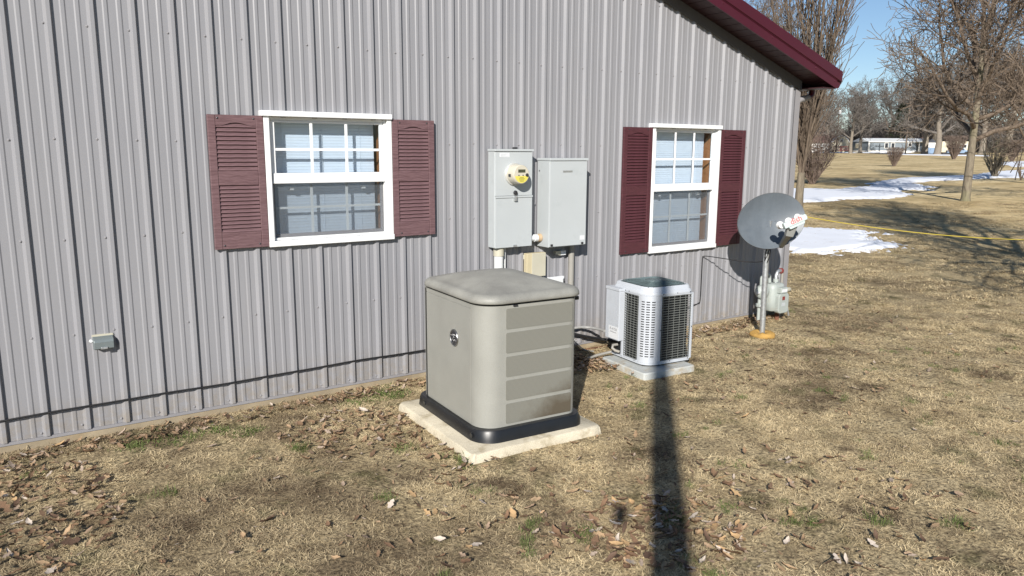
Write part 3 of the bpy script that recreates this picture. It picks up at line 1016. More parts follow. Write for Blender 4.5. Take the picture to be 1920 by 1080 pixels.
# ------------------------------------------------------------------ things on the wall
def rot_face(x, y, z):
    """frame on a wall facing the yard: local z points out of the wall"""
    return Matrix.Translation((x, y, z)) @ Matrix.Rotation(R(90), 4, 'X')

# meter main
t = thing('meter_box', 'grey electric meter box with round glass meter and padlock', 'meter box', (3.64, 0, 1.05))
x0, x1, d = -0.197, 0.187, 0.125
MB().box(x0, x1, -d + 0.006, -0.0215, 0.012, 0.815).build('cabinet', M['enclosure'], t, bevel=0.004)
MB().box(x0 - 0.006, x1 + 0.008, -d - 0.012, -0.0215, 0.8155, 0.834).build('top_cap', M['enclosure'], t, bevel=0.003)
MB().box(x0 + 0.004, x1 - 0.002, -d - 0.001, -d + 0.0055, 0.447, 0.812).build('upper_cover', M['enclosure'], t, bevel=0.003)
MB().box(x0 + 0.004, x1 - 0.002, -d - 0.003, -d + 0.0055, 0.010, 0.432).build('lower_door', M['enclosure'], t, bevel=0.003)
MB().box(x0 + 0.004, x1, -d - 0.010, -d - 0.0035, 0.430, 0.446).build('drip_lip', M['enclosure'], t, bevel=0.002)
MB().box(-0.150, -0.052, -d - 0.0022, -d - 0.0012, 0.768, 0.802).build('label_plate', M['label_white'], t)
mb = MB()
for i, wd in enumerate((0.07, 0.05, 0.08)):
    mb.box(-0.14, -0.14 + wd, -d - 0.0028, -d - 0.0023, 0.792 - i * 0.009, 0.795 - i * 0.009)
mb.build('label_print', M['enclosure'], t)
MB().box(-0.012, 0.026, -d - 0.008, -d - 0.0035, 0.012, 0.030).build('door_latch', M['galv'], t, bevel=0.002)
MB().box(0.05, 0.075, -0.06, -0.02, 0.8345, 0.85).build('hanger', M['dark_metal'], t)
# the meter: ring, socket, glass and face
mt = rot_face(-0.006, -d - 0.001, 0.627)
me_ = thing('electric_meter', 'round electricity meter with yellow lower label on the grey box', 'electric meter', (3.634, -0.126, 1.677))
mt = Matrix.Rotation(R(90), 4, 'X')
MB().lathe([(0.094, 0.0), (0.094, 0.012), (0.088, 0.018), (0.083, 0.018)], 36, mt).build('socket_ring', M['meter_ring'], me_, smooth=40)
MB().lathe([(0.083, 0.0185), (0.083, 0.055), (0.080, 0.090), (0.0785, 0.108), (0.074, 0.113)], 36, mt).build('housing', M['meter_face'], me_, smooth=40)
MB().lathe([(0.072, 0.1135), (0.072, 0.1155)], 36, mt).build('face_plate', M['meter_face'], me_)
poly = [(0.069 * math.cos(a), 0.069 * math.sin(a)) for a in np.linspace(R(190), R(350), 20)]
MB().prism(poly, -0.1165, -0.1158).build('yellow_label', M['meter_yellow'], me_)
MB().box(-0.036, 0.036, -0.1172, -0.1158, 0.016, 0.042).build('display', M['lcd'], me_)
mb = MB()
for i, wd in enumerate((0.04, 0.06, 0.05, 0.035)):
    mb.box(-wd / 2, wd / 2, -0.1172, -0.1166, -0.026 - i * 0.010, -0.023 - i * 0.010)
mb.build('label_print', M['lcd'], me_)
for cx_ in (-0.030, 0.012):
    MB().lathe([(0.005, 0.1158), (0.005, 0.119)], 10, mt @ Matrix.Translation((cx_, -0.006, 0))).build('button', M['dark_metal'], me_)
MB().lathe([(0.014, 0.1158), (0.014, 0.122), (0.008, 0.124)], 12, mt @ Matrix.Translation((0.052, -0.004, 0))).build('optical_port', M['dark_metal'], me_)
MB().box(-0.0865, -0.0835, -0.075, -0.045, -0.018, 0.004).build('side_tab', M['dark_metal'], me_)
k_ = thing('padlock', 'small metal padlock hanging below the round electric meter', 'padlock', (3.645, -0.138, 1.50))
MB().tube([(-0.011, 0, -0.005), (-0.011, 0, 0.012), (-0.006, 0, 0.02), (0.006, 0, 0.02), (0.011, 0, 0.012), (0.011, 0, -0.005)], 0.0035, 8).build('shackle', M['chrome'], k_, smooth=60)
MB().box(-0.014, 0.014, -0.010, 0.008, -0.048, -0.006).build('lock_body', M['galv'], k_, bevel=0.003)
MB().lathe([(0.020, 0), (0.018, 0.010), (0.010, 0.014)], 14, Matrix.Translation((-0.002, 0.003, 0.022)) @ Matrix.Rotation(R(90), 4, 'X')).build('hasp', M['dark_metal'], k_, smooth=40)

# transfer switch cabinet
t = thing('switch_box', 'wide plain grey transfer switch box right of the meter box', 'switch box', (4.16, 0, 1.04))
x0, x1, d = -0.204, 0.204, 0.20
MB().box(x0, x1, -d + 0.006, -0.0215, 0.0, 0.748).build('cabinet', M['enclosure'], t, bevel=0.004)
MB().box(x0 - 0.006, x1 + 0.010, -d - 0.012, -0.0215, 0.7485, 0.770).build('top_cap', M['enclosure'], t, bevel=0.003)
MB().box(x0 + 0.0, x1 + 0.002, -d - 0.003, -d + 0.0055, 0.006, 0.745).build('front_cover', M['enclosure'], t, bevel=0.003)
MB().box(-0.064, 0.040, -d - 0.0048, -d - 0.0032, 0.648, 0.664).build('nameplate', M['nameplate'], t)
MB().box(0.138, 0.190, -d - 0.0042, -d - 0.0032, 0.050, 0.088).build('label_plate', M['label_white'], t)
for cx_ in (-0.178, 0.165):
    MB().box(cx_ - 0.012, cx_ + 0.012, -d - 0.010, -d - 0.0032, 0.012, 0.030).build('cover_latch', M['dark_metal'], t, bevel=0.002)
MB().lathe([(0.007, 0), (0.005, 0.004)], 8, Matrix.Translation((x0, -0.05, 0.66)) @ Matrix.Rotation(R(-90), 4, 'Y')).build('side_screw', M['dark_metal'], t)

t = thing('pipe_coupling', 'short white plastic coupling joining the two grey boxes', 'pipe', (3.83, -0.078, 1.118))
ry = Matrix.Rotation(R(90), 4, 'Y')
MB().lathe([(0.026, -0.002), (0.026, 0.05), (0.033, 0.052), (0.033, 0.085)], 20, ry).build('white_pipe', M['pvc'], t, smooth=40)
MB().lathe([(0.0345, 0.0855), (0.0345, 0.104), (0.036, 0.106), (0.036, 0.123)], 20, ry).build('collar', M['pvc_tan'], t, smooth=40)

t = thing('service_pipe', 'white plastic service pipe running down from the meter box', 'pipe', (3.525, -0.062, 0))
MB().tube([(0, 0, -0.05), (0, 0, 0.985)], 0.040, 20).build('pipe', M['pvc'], t, smooth=60)
MB().tube([(0, 0, 0.986), (0, 0, 1.061)], 0.046, 20).build('collar', M['beige_plastic'], t, smooth=60)
MB().tube([(0.075, 0.02, -0.05), (0.075, 0.02, 1.06)], 0.010, 8).build('ground_rod', M['pvc'], t, smooth=60)

t = thing('telephone_box', 'beige utility box on the wall below the meter box', 'utility box', (3.93, 0, 0.77))
MB().box(-0.115, 0.085, -0.072, -0.0215, 0.0, 0.214).build('box_body', M['beige_shade'], t, bevel=0.005)
MB().box(-0.065, 0.087, -0.079, -0.0725, 0.002, 0.212).build('front_cover', M['beige_plastic'], t, bevel=0.004)
MB().box(0.0875, 0.096, -0.055, -0.035, 0.085, 0.125).build('hasp', M['dark_metal'], t)
MB().tube([(-0.118, -0.03, 0.16), (-0.118, -0.03, 0.20)], 0.007, 8).build('hinge', M['beige_plastic'], t)
MB().tube([(0.09, -0.045, 0.10), (0.10, -0.04, 0.09), (0.098, -0.035, 0.06), (0.09, -0.03, 0.02), (0.088, -0.03, -0.1), (0.085, -0.03, -0.5), (0.08, -0.03, -0.76)], 0.006, 6).build('lead', M['cable'], t, smooth=60)

t = thing('light_fixture', 'small white twin fixture tucked under the wide grey switch box', 'fixture', (4.20, 0, 0.94))
MB().prism([(-0.058, 0.04), (0.0, 0.04), (0.0, 0.0), (-0.058, 0.012)], -0.06, -0.0215, mat=Matrix.Translation((0, 0, 0))).build('side_cover', M['beige_plastic'], t)
MB().box(0.001, 0.028, -0.062, -0.0215, 0.0, 0.042).build('flap', M['label_white'], t, bevel=0.003)
MB().box(0.030, 0.058, -0.062, -0.0215, 0.0, 0.042).build('flap', M['label_white'], t, bevel=0.003)

t = thing('conduit', 'grey plastic conduit dropping from the switch box to the ground', 'conduit', (4.33, -0.048, 0))
MB().tube([(0, 0, -0.05), (0, 0, 0.955)], 0.028, 16).build('pipe', M['conduit'], t, smooth=60)
MB().tube([(0, 0, 0.956), (0, 0, 1.045)], 0.024, 16).build('connector', M['conduit'], t, smooth=60)

t = thing('outlet_box', 'low white outlet box on the wall behind the generator', 'outlet', (4.165, 0, 0.65))
MB().box(-0.092, 0.090, -0.045, -0.0215, 0.0, 0.095).build('box_body', M['label_white'], t, bevel=0.004)
MB().box(-0.07, 0.075, -0.052, -0.0455, 0.012, 0.078).build('cover', M['pvc'], t, bevel=0.003)
MB().box(0.08, 0.0885, -0.049, -0.0455, 0.02, 0.07).build('hinge', M['dark_metal'], t)

# flip-up cover low on the left wall
t = thing('outlet_cover', 'grey metal flip-up outlet cover low on the left wall', 'outlet cover', (0.497, 0, 0.60))
MB().box(-0.058, 0.060, -0.016, -0.0008, -0.004, 0.078).build('back_plate', M['outlet_cover'], t, bevel=0.002)
hood = [(-0.0165, 0.074), (-0.040, 0.072), (-0.056, 0.062), (-0.060, 0.048), (-0.057, 0.004), (-0.0165, 0.004)]
MB().prism(hood, -0.056, 0.058, axis='x').build('hood', M['outlet_cover'], t, bevel=0.003)
MB().box(-0.018, 0.020, -0.066, -0.0595, 0.002, 0.016).build('lift_tab', M['galv'], t, bevel=0.002)
MB().lathe([(0.012, 0), (0.010, 0.006)], 10, Matrix.Translation((-0.067, -0.004, 0.052)) @ Matrix.Rotation(R(90), 4, 'X')).build('screw_ear', M['pvc'], t)
MB().prism([(-0.062, 0.0785), (0.064, 0.0785), (0.060, 0.090), (-0.058, 0.092)], -0.009, -0.0006).build('caulk', M['beige_plastic'], t)

# black cable strung along the wall
pts = []
for i in range(90):
    x = -3.2 + i * (5.95 / 89)
    z = 0.228 + 0.009 * x + 0.003 * math.sin(x * 3.7) + 0.0015 * math.sin(x * 9.1)
    pts.append((x, -0.031 - 0.002 * math.sin(x * 5), z))
pts += [(2.95, -0.05, 0.255), (3.1, -0.12, 0.25), (3.2, -0.25, 0.2)]
o = MB().tube(pts, 0.0062, 8).build('wall_cable', M['cable'], smooth=60)
tag(o, 'black cable strung along the bottom of the left wall', 'cable')

# ------------------------------------------------------------------ generator
pad = MB()
g0 = Matrix.Translation((2.768, -1.185, 0)) @ Matrix.Rotation(R(-2.9), 4, 'Z')
rings = []
prng = random.Random(3)
base = rrect(0.985, 1.13, 0.035, 0, 6)
jit = [prng.uniform(-0.004, 0.004) for _ in base]
for z, grow in ((-0.10, 0.012), (0.0, 0.012), (0.02, 0.008), (0.046, 0.003), (0.056, -0.004), (0.060, -0.014)):
    ring = []
    for i, p in enumerate(base):
        L = p.length
        q = p * ((L + grow + jit[i] * (1 if z < 0.05 else 0.5)) / L)
        ring.append((q.x, q.y, z))
    rings.append(ring)
# denser side points so the cast edge can wander
def dens(r, n=4):
    out = []
    for i in range(len(r)):
        a, b = Vector(r[i]), Vector(r[(i + 1) % len(r)])
        k = max(1, int((b - a).length / 0.05))
        for j in range(k):
            p = a.lerp(b, j / k)
            nz = mnoise.noise((p.x * 9, p.y * 9, p.z * 12)) * 0.006
            d = Vector((p.x, p.y, 0)).normalized()
            chip = 0.0
            c = Vector((p.x + 0.46, p.y + 0.535, 0)).length
            if c < 0.16 and p.z > 0.01:
                chip = (0.16 - c) * 0.22 * (0.6 + mnoise.noise((p.x * 30, p.y * 30, 2)))
            p = p + d * (nz - max(0, chip))
            if p.z > 0.04 and chip:
                p.z -= chip * 0.7
            out.append(p)
    return out
cnt = [max(1, int((Vector(rings[0][(i + 1) % len(base)]) - Vector(rings[0][i])).length / 0.05)) for i in range(len(base))]
def dens2(r):
    out = []
    for i, k in enumerate(cnt):
        a, b = Vector(r[i]), Vector(r[(i + 1) % len(r)])
        for j in range(k):
            p = a.lerp(b, j / k)
            nz = mnoise.noise((p.x * 9, p.y * 9, p.z * 12)) * 0.006
            d = Vector((p.x, p.y, 0)).normalized()
            c = (Vector((p.x, p.y, 0)) - Vector((-0.48, -0.55, 0))).length
            chip = (0.15 - c) * 0.22 * (0.7 + mnoise.noise((p.x * 30, p.y * 30, 2))) if c < 0.15 and p.z > 0.01 else 0.0
            p = p + d * (nz - chip)
            if p.z > 0.04:
                p.z -= chip * 0.7
            out.append(p)
    return out
pad.loft([dens2(r) for r in rings])
o = pad.build('generator_pad', M['concrete'], smooth=35)
o.matrix_world = g0
tag(o, 'weathered pale concrete slab under the generator, chipped at its front corner', 'concrete pad')

G = thing('generator', 'large tan-grey standby generator with domed lid and black base', 'generator', (2.785, -1.178, 0.06), R(-3.6))
def ring_of(w, d, r, z, cx=0, cy=0, n=10):
    return rrect(w, d, r, z, n, cx, cy)
RR = (0.135, 0.085, 0.08, 0.08)
RB = (0.155, 0.105, 0.09, 0.09)
RL = (0.17, 0.11, 0.10, 0.10)
MB().loft([ring_of(0.815, 1.005, RB, 0.001), ring_of(0.812, 1.0, RB, 0.012), ring_of(0.800, 0.985, RB, 0.066), ring_of(0.788, 0.972, RB, 0.078), ring_of(0.730, 0.90, RR, 0.080)]).build('base_frame', M['black_plastic'], G, smooth=35)
for yy in (0.34, -0.38):
    MB().lathe([(0.017, 0), (0.016, 0.004)], 14, Matrix.Translation((-0.4045, yy, 0.038)) @ Matrix.Rotation(R(-90), 4, 'Y')).build('base_plug', M['black_plastic'], G)
BW, BD = 0.735, 0.905
MB().loft([ring_of(BW, BD, RR, 0.0805), ring_of(BW, BD, RR, 0.868)]).build('body', M['gen'], G, smooth=35)
MB().loft([ring_of(BW - 0.02, BD - 0.02, RR, 0.8685), ring_of(BW - 0.02, BD - 0.02, RR, 0.896)]).build('lid_gap', M['dark_gap'], G)
# lid: rolled rim and dome
rings = []
LW, LD = 0.785, 0.930
def lid_ring(g, z, cy=-0.018):
    return rrect(LW + 2 * g, LD + 2 * g, tuple(max(0.02, q + g) for q in (0.17, 0.12, 0.11, 0.13)), z, 14, 0.004, cy)
rings += [lid_ring(-0.028, 0.889), lid_ring(-0.006, 0.882), lid_ring(0.0, 0.888)]
for i in range(1, 9):                      # rolled shoulder
    a = R(90 * i / 8)
    rings.append(lid_ring(-0.055 * (1 - math.cos(a)), 0.896 + 0.044 * math.sin(a)))
w0, d0 = LW - 0.11, LD - 0.11
for i in range(1, 15):                     # crown
    t_ = i / 15
    k_ = 1 - t_
    rings.append(rrect(w0 * k_, d0 * k_, tuple((q - 0.055) * k_ + 0.30 * min(w0, d0) * k_ * t_ for q in (0.17, 0.12, 0.11, 0.13)), 0.940 + 0.066 * (1 - k_ ** 1.9) + 0.010 * t_, 14, 0.004, -0.018))
MB().loft(rings).build('lid', M['gen_lid'], G, smooth=180)
# side access door on the left with its reveals
xl = -BW / 2
MB().box(xl - 0.004, xl - 0.0008, -BD / 2 + 0.142, BD / 2 - 0.100, 0.090, 0.838).build('side_door', M['gen'], G, bevel=0.0015)
MB().box(xl - 0.0035, xl - 0.0006, BD / 2 - 0.0995, BD / 2 - 0.080, 0.084, 0.867).build('door_gap', M['dark_gap'], G)
MB().box(xl - 0.003, xl - 0.0007, -BD / 2 + 0.142, BD / 2 - 0.100, 0.842, 0.866).build('door_header', M['gen'], G)
# badge with a monogram in flowing letters
bd = bpy.data.objects.new('badge', None)
col.objects.link(bd)
bd.parent = G
bd.location = (xl - 0.004, -0.085, 0.605)
bd.rotation_euler = (R(90), 0, R(-90))
MB().lathe([(0.058, 0), (0.058, 0.004), (0.055, 0.008), (0.050, 0.008), (0.048, 0.0055)], 36).build('badge_rim', M['chrome'], bd, smooth=40)
MB().lathe([(0.0478, 0.001), (0.0478, 0.0058)], 36).build('badge_disc', M['dark_metal'], bd)
mb = MB()
def stroke(ctrl, r=0.0024):
    P_ = [Vector((a, b, 0.0068)) for a, b in ctrl]
    out = []
    for i in range(len(P_) - 1):
        p0, p1, p2, p3 = P_[max(i - 1, 0)], P_[i], P_[i + 1], P_[min(i + 2, len(P_) - 1)]
        for j in range(6):
            u = j / 6
            out.append(0.5 * ((2 * p1) + (-p0 + p2) * u + (2 * p0 - 5 * p1 + 4 * p2 - p3) * u * u + (-p0 + 3 * p1 - 3 * p2 + p3) * u ** 3))
    out.append(P_[-1])
    mb.tube(out, r, 6)
stroke([(-0.003, 0.018), (-0.009, 0.027), (-0.017, 0.024), (-0.018, 0.014), (-0.010, 0.006), (0.000, 0.000), (-0.004, -0.014), (-0.014, -0.020), (-0.020, -0.012), (-0.013, -0.004), (-0.002, 0.002)])
stroke([(0.016, 0.016), (0.012, 0.026), (0.005, 0.022), (0.006, 0.012), (0.014, 0.006), (0.006, 0.001), (0.003, -0.010), (0.008, -0.022), (0.017, -0.020), (0.019, -0.010), (0.012, -0.007)])
for q in range(4):
    a0 = R(45 + 90 * q)
    stroke([(0.040 * math.cos(a0 - 0.55), 0.040 * math.sin(a0 - 0.55)), (0.043 * math.cos(a0 - 0.15), 0.043 * math.sin(a0 - 0.15)), (0.040 * math.cos(a0 + 0.3), 0.040 * math.sin(a0 + 0.3)), (0.033 * math.cos(a0 + 0.5), 0.033 * math.sin(a0 + 0.5))], 0.0018)
mb.build('monogram', M['chrome'], bd, smooth=60)
# five perforated panels across the front
yf = -BD / 2
for i in range(5):
    z0 = 0.098 + i * 0.1545
    p = [(q.x, q.y) for q in rrect(0.500, 0.131, 0.010, 0, 4, 0.055, z0 + 0.0655)]
    MB().prism([(a, b) for a, b in p], yf - 0.0035, yf - 0.0006).build('grille_panel', M['grille_low'] if i == 0 else M['grille_mid'] if i == 1 else M['grille'], G)
MB().box(0.372, 0.402, -BD / 2 + 0.06, -BD / 2 + 0.085, 0.838, 0.862).build('lid_latch', M['black_plastic'], G, bevel=0.003)
MB().box(-0.145, -0.115, yf - 0.010, yf - 0.001, 0.858, 0.8675).build('lid_catch', M['dark_metal'], G)

# ------------------------------------------------------------------ condenser
o = MB().loft([rrect(0.56, 0.60, 0.02, -0.05, 3), rrect(0.56, 0.60, 0.02, 0.048, 3), rrect(0.548, 0.588, 0.02, 0.058, 3)]).build('condenser_pad', M['pad_grey'], smooth=30)
o.matrix_world = Matrix.Translation((4.623, -0.783, 0)) @ Matrix.Rotation(R(-5), 4, 'Z')
tag(o, 'thin grey pad under the air conditioner condenser', 'pad')
A = thing('air_conditioner', 'pale grey outdoor air conditioner condenser with louvred corner and dark coils', 'air conditioner', (4.712, -0.722, 0.075), R(-5.5))
AW, AD, AH = 0.505, 0.505, 0.600
RA = (0.11, 0.05, 0.05, 0.03)
for sx, sy in ((-0.2, -0.17), (0.2, -0.2), (0.2, 0.2), (-0.2, 0.2)):
    MB().lathe([(0.022, -0.018), (0.022, -0.0005)], 10, Matrix.Translation((sx, sy, 0))).build('foot', M['black_plastic'], A)
MB().loft([rrect(AW + .004, AD + .004, RA, 0.0, 6), rrect(AW + .004, AD + .004, RA, 0.016, 6)]).build('base_pan', M['ac_paint'], A, smooth=35)
MB().loft([rrect(AW - 0.05, AD - 0.05, (0.09, 0.04, 0.04, 0.02), 0.0165, 6), rrect(AW - 0.05, AD - 0.05, (0.09, 0.04, 0.04, 0.02), AH - 0.0005, 6)]).build('coil', M['coil'], A, smooth=35)
# top cap
rings = []
for z, g in ((AH, 0.004), (AH + 0.008, 0.006), (AH + 0.022, 0.003), (AH + 0.030, -0.004), (AH + 0.036, -0.012), (AH + 0.060, -0.018), (AH + 0.070, -0.028), (AH + 0.066, -0.036)):
    rings.append(rrect(AW + 2 * g, AD + 2 * g, tuple(max(0.03, q + 0.02 + g) for q in RA), z, 6))
MB().loft(rings).build('top_cap', M['ac_paint'], A, smooth=40)
# fan guard: radial wires and rings over a dark opening
zt = AH + 0.068
MB().loft([rrect(AW - 0.076, AD - 0.076, 0.07, AH + 0.0665, 6), rrect(AW - 0.076, AD - 0.076, 0.07, AH + 0.0675, 6)]).build('fan_opening', M['ac_guard'], A)
mb = MB()
for i in range(11):
    f_ = (i + 0.5) / 11
    ring = rrect((AW - 0.078) * f_, (AD - 0.078) * f_, 0.06 * f_ + 0.004, zt + 0.006 + 0.014 * (1 - f_ ** 2), 4)
    mb.tube([tuple(p) for p in ring + [ring[0]]], 0.0028, 4, False)
for i in range(16):
    a = 2 * PI * i / 16
    rr_ = min(abs((AW - 0.078) / 2 / (math.cos(a) + 1e-9)), abs((AD - 0.078) / 2 / (math.sin(a) + 1e-9)), 0.235)
    mb.tube([(0.06 * math.cos(a), 0.06 * math.sin(a), zt + 0.019), (rr_ * math.cos(a), rr_ * math.sin(a), zt + 0.005)], 0.0028, 4)
mb.build('fan_guard', M['ac_guard'], A)
MB().lathe([(0.075, zt + 0.012), (0.073, zt + 0.022), (0.05, zt + 0.028), (0.001, zt + 0.030)], 24).build('fan_hub', M['ac_guard'], A, smooth=50)
mb = MB()
ring = rrect(AW - 0.072, AD - 0.072, 0.072, zt + 0.001, 5)
dense = []
for i, p in enumerate(ring):
    q = ring[(i + 1) % len(ring)]
    k = max(1, int((q - p).length / 0.013))
    dense += [p.lerp(q, j / k) for j in range(k)]
for p in dense[::2]:
    mb.box(p.x - 0.003, p.x + 0.003, p.y - 0.003, p.y + 0.003, zt - 0.004, zt + 0.002)
mb.build('rim_slots', M['dark_gap'], A, kind='stuff')
# painted corner posts with slots on the near corner
def post(pts, name):
    """bent sheet following plan points"""
    mb = MB()
    n = len(pts)
    inn = [Vector(p) * 0.985 for p in pts]
    for p, q in zip(pts, inn):
        for z in (0.0165, AH - 0.0005):
            mb.v += [(p[0], p[1], z), (q[0], q[1], z)]
    for i in range(n - 1):
        a, b = 4 * i, 4 * i + 4
        mb.f += [(a, b, b + 2, a + 2), (a + 1, a + 3, b + 3, b + 1), (a + 2, b + 2, b + 3, a + 3), (a, a + 1, b + 1, b)]
    mb.f += [(0, 2, 3, 1), (4 * n - 4, 4 * n - 3, 4 * n - 1, 4 * n - 2)]
    return mb.build(name, M['ac_paint'], A, smooth=40)
hx, hy = AW / 2, AD / 2
arc = [Vector((-hx, -hy + 0.124))] + [Vector((-hx + 0.11 + 0.11 * math.cos(R(180 + 9 * i)), -hy + 0.11 + 0.11 * math.sin(R(180 + 9 * i)))) for i in range(11)] + [Vector((-hx + 0.152, -hy))]
post(arc, 'corner_panel')
post([Vector((hx - 0.028, -hy)), Vector((hx - 0.012, -hy)), Vector((hx - .003, -hy + .003)), Vector((hx, -hy + 0.012)), Vector((hx, -hy + 0.045))], 'corner_post')
post([Vector((hx, hy - 0.045)), Vector((hx, hy)), Vector((hx - 0.045, hy))], 'corner_post')
# slots in the curved corner: real recess-dark inserts, three columns
mb = MB()
for r_ in range(23):
    z = 0.070 + r_ * 0.0215
    for a in (200, 224, 248):
        a0, a1 = R(a - 8), R(a + 8)
        c = Vector((-hx + 0.11, -hy + 0.11))
        q = [(c.x + 0.1108 * math.cos(a_), c.y + 0.1108 * math.sin(a_)) for a_ in (a0, (a0 + a1) / 2, a1)]
        for (xa, ya), (xb, yb) in zip(q, q[1:]):
            mb.add([(xa, ya, z), (xb, yb, z), (xb, yb, z + 0.0085), (xa, ya, z + 0.0085)], [(0, 1, 2, 3)])
mb.build('corner_slots', M['dark_gap'], A, kind='stuff')
# wire guards over the coil on the two visible faces, each bar its own
def guard(p0, p1, nrm, nz, nvert, label):
    g = bpy.data.objects.new('coil_guard', None)
    col.objects.link(g)
    g.parent = A
    L = (p1 - p0).length
    g.location = (p0.x, p0.y, 0)
    g.rotation_euler = (0, 0, math.atan2((p1 - p0).y, (p1 - p0).x))
    z0, z1 = 0.026, AH - 0.009
    MB().box(-0.006, L + 0.006, -0.010, 0.004, 0.017, 0.026).build('guard_rail', M['ac_paint'], g)
    MB().box(-0.006, L + 0.006, -0.010, 0.004, AH - 0.009, AH - 0.001).build('guard_rail', M['ac_paint'], g)
    me = MB().box(0, L, -0.007, -0.002, -0.0021, 0.0021).mesh('guard_wire', M['wire'])
    for i in range(nz):
        share('guard_wire', me, g, (0, 0, lerp(z0 + 0.006, z1 - 0.006, i / (nz - 1))))
    me2 = MB().box(-0.002, 0.002, -0.0085, -0.0062, z0, z1).mesh('guard_upright', M['wire'])
    for i in range(nvert):
        share('guard_upright', me2, g, (lerp(0.006, L - 0.006, i / (nvert - 1)), 0, 0))
guard(Vector((-hx + 0.156, -hy + 0.006, 0)), Vector((hx - 0.030, -hy + 0.006, 0)), None, 27, 6, '')
guard(Vector((-hx + 0.006, hy - 0.188, 0)), Vector((-hx + 0.006, -hy + 0.128, 0)), None, 27, 5, '')
# service box at the rear of the left side
MB().box(-hx - 0.055, -hx + 0.03, hy - 0.184, hy + 0.012, 0.155, AH - 0.004).build('service_panel', M['ac_paint'], A, bevel=0.004)
MB().box(-hx - 0.060, -hx + 0.03, hy - 0.188, hy + 0.016, AH - 0.0035, AH + 0.022).build('service_cap', M['ac_paint'], A, bevel=0.004)
MB().box(-hx - 0.012, -hx + 0.03, hy - 0.184, hy - 0.166, 0.018, 0.1545).build('service_post', M['ac_paint'], A)
MB().box(-hx - 0.0565, -hx - 0.0555, hy - 0.178, hy - 0.04, 0.165, 0.275).build('paper_label', M['label_white'], A)
for i, (txt, sz) in enumerate((('R-410A', 0.034), ('Refrigerant', 0.020))):
    o = share('lettering', text_mesh(txt, sz, M['black_print'], 0.0002), A, (-hx - 0.0568, hy - 0.11, 0.250 - i * 0.026), (R(90), 0, R(-90)))
MB().tube([(-hx - 0.02, hy - 0.16, 0.05), (-hx - 0.05, hy - 0.14, 0.06), (-hx - 0.07, hy - 0.12, 0.08), (-hx - 0.05, hy - 0.1, 0.10), (-hx, hy - 0.1, 0.10)], 0.013, 8).build('service_valve', M['conduit'], A, smooth=60)
mb = MB()
for x, z in ((-hx + 0.16, AH + .01), (hx - 0.05, AH + .01), (0.06, AH + .01), (0.0, 0.02), (hx - 0.05, 0.02), (-hx + 0.14, 0.30), (hx - 0.02, 0.30)):
    mb.lathe([(0.005, 0), (0.004, 0.003)], 6, Matrix.Translation((x, -hy - 0.005, z)) @ Matrix.Rotation(R(90), 4, 'X'))
for y, z in ((hy - 0.2, AH + .01), (0.0, AH + .01), (-0.1, 0.02), (-0.12, 0.3)):
    mb.lathe([(0.005, 0), (0.004, 0.003)], 6, Matrix.Translation((-hx - 0.005, y, z)) @ Matrix.Rotation(R(-90), 4, 'Y'))
mb.build('screws', M['dark_metal'], A, kind='stuff')

# lines between wall, generator and condenser
def cable(name, label, cat, pts, r, mat, n=8):
    P_ = [Vector(p) for p in pts]
    out = []
    for i in range(len(P_) - 1):
        p0, p1, p2, p3 = P_[max(i - 1, 0)], P_[i], P_[i + 1], P_[min(i + 2, len(P_) - 1)]
        for j in range(8):
            u = j / 8
            out.append(0.5 * ((2 * p1) + (-p0 + p2) * u + (2 * p0 - 5 * p1 + 4 * p2 - p3) * u * u + (-p0 + 3 * p1 - 3 * p2 + p3) * u ** 3))
    out.append(P_[-1])
    o = MB().tube(out, r, n).build(name, mat, smooth=60)
    return tag(o, label, cat)
cable('conduit_whip', 'grey flexible conduit running from the wall to the condenser', 'conduit', [(3.9, -0.06, 0.10), (4.1, -0.06, 0.22), (4.38, -0.07, 0.245), (4.5, -0.10, 0.24), (4.52, -0.2, 0.245), (4.50, -0.34, 0.255)], 0.013, M['whip'])
cable('refrigerant_line', 'black insulated line dipping behind the generator to the condenser', 'pipe', [(4.2, -0.03, 0.22), (4.36, -0.05, 0.185), (4.5, -0.07, 0.145), (4.68, -0.10, 0.10), (4.78, -0.2, 0.09), (4.74, -0.4, 0.12)], 0.015, M['cable'])
cable('thin_wire', 'thin grey wire looping low beside the generator', 'wire', [(4.2, -0.03, 0.24), (4.33, -0.05, 0.19), (4.38, -0.10, 0.10), (4.42, -0.16, 0.05), (4.5, -0.2, 0.03)], 0.005, M['whip'])
cable('drain_pipe', 'pale pipe lying on the leaves left of the condenser', 'pipe', [(4.05, -0.52, 0.01), (4.2, -0.42, 0.035), (4.34, -0.40, 0.055), (4.48, -0.43, 0.075), (4.52, -0.49, 0.10)], 0.013, M['conduit'])
cable('ground_pipe', 'short pale pipe poking from the grass right of the condenser', 'pipe', [(5.05, -0.42, 0.03), (5.25, -0.40, 0.045), (5.45, -0.33, 0.055)], 0.012, M['pvc'])
for (xa, xb), lab in (((4.36, 4.90), 'short rusty angle iron by the wall left of the condenser'), ((5.55, 6.96), 'long rusty angle iron edging along the wall right of the condenser')):
    o = MB().prism([(-0.055, -0.02), (-0.055, 0.040), (-0.049, 0.040), (-0.049, 0.002), (-0.02, 0.002), (-0.02, -0.02)], xa, xb, axis='x').build('edging', M['rust'])
    o.rotation_euler = (0, R(0.3), R(-0.6))
    o.location = (0, 0.02 + 0.0, 0.012)
    tag(o, lab, 'edging', 'rusty edging along the wall')

# ------------------------------------------------------------------ satellite dish
D = thing('satellite_dish', 'grey satellite dish with three white receiver heads on a leaning steel pole', 'satellite dish', (6.40, -0.62, 0))
MB().tube([(0, 0, -0.1), (-0.012, 0.0, 0.5), (-0.022, 0.0, 1.07)], 0.0285, 16).build('pole', M['galv'], D, smooth=60)
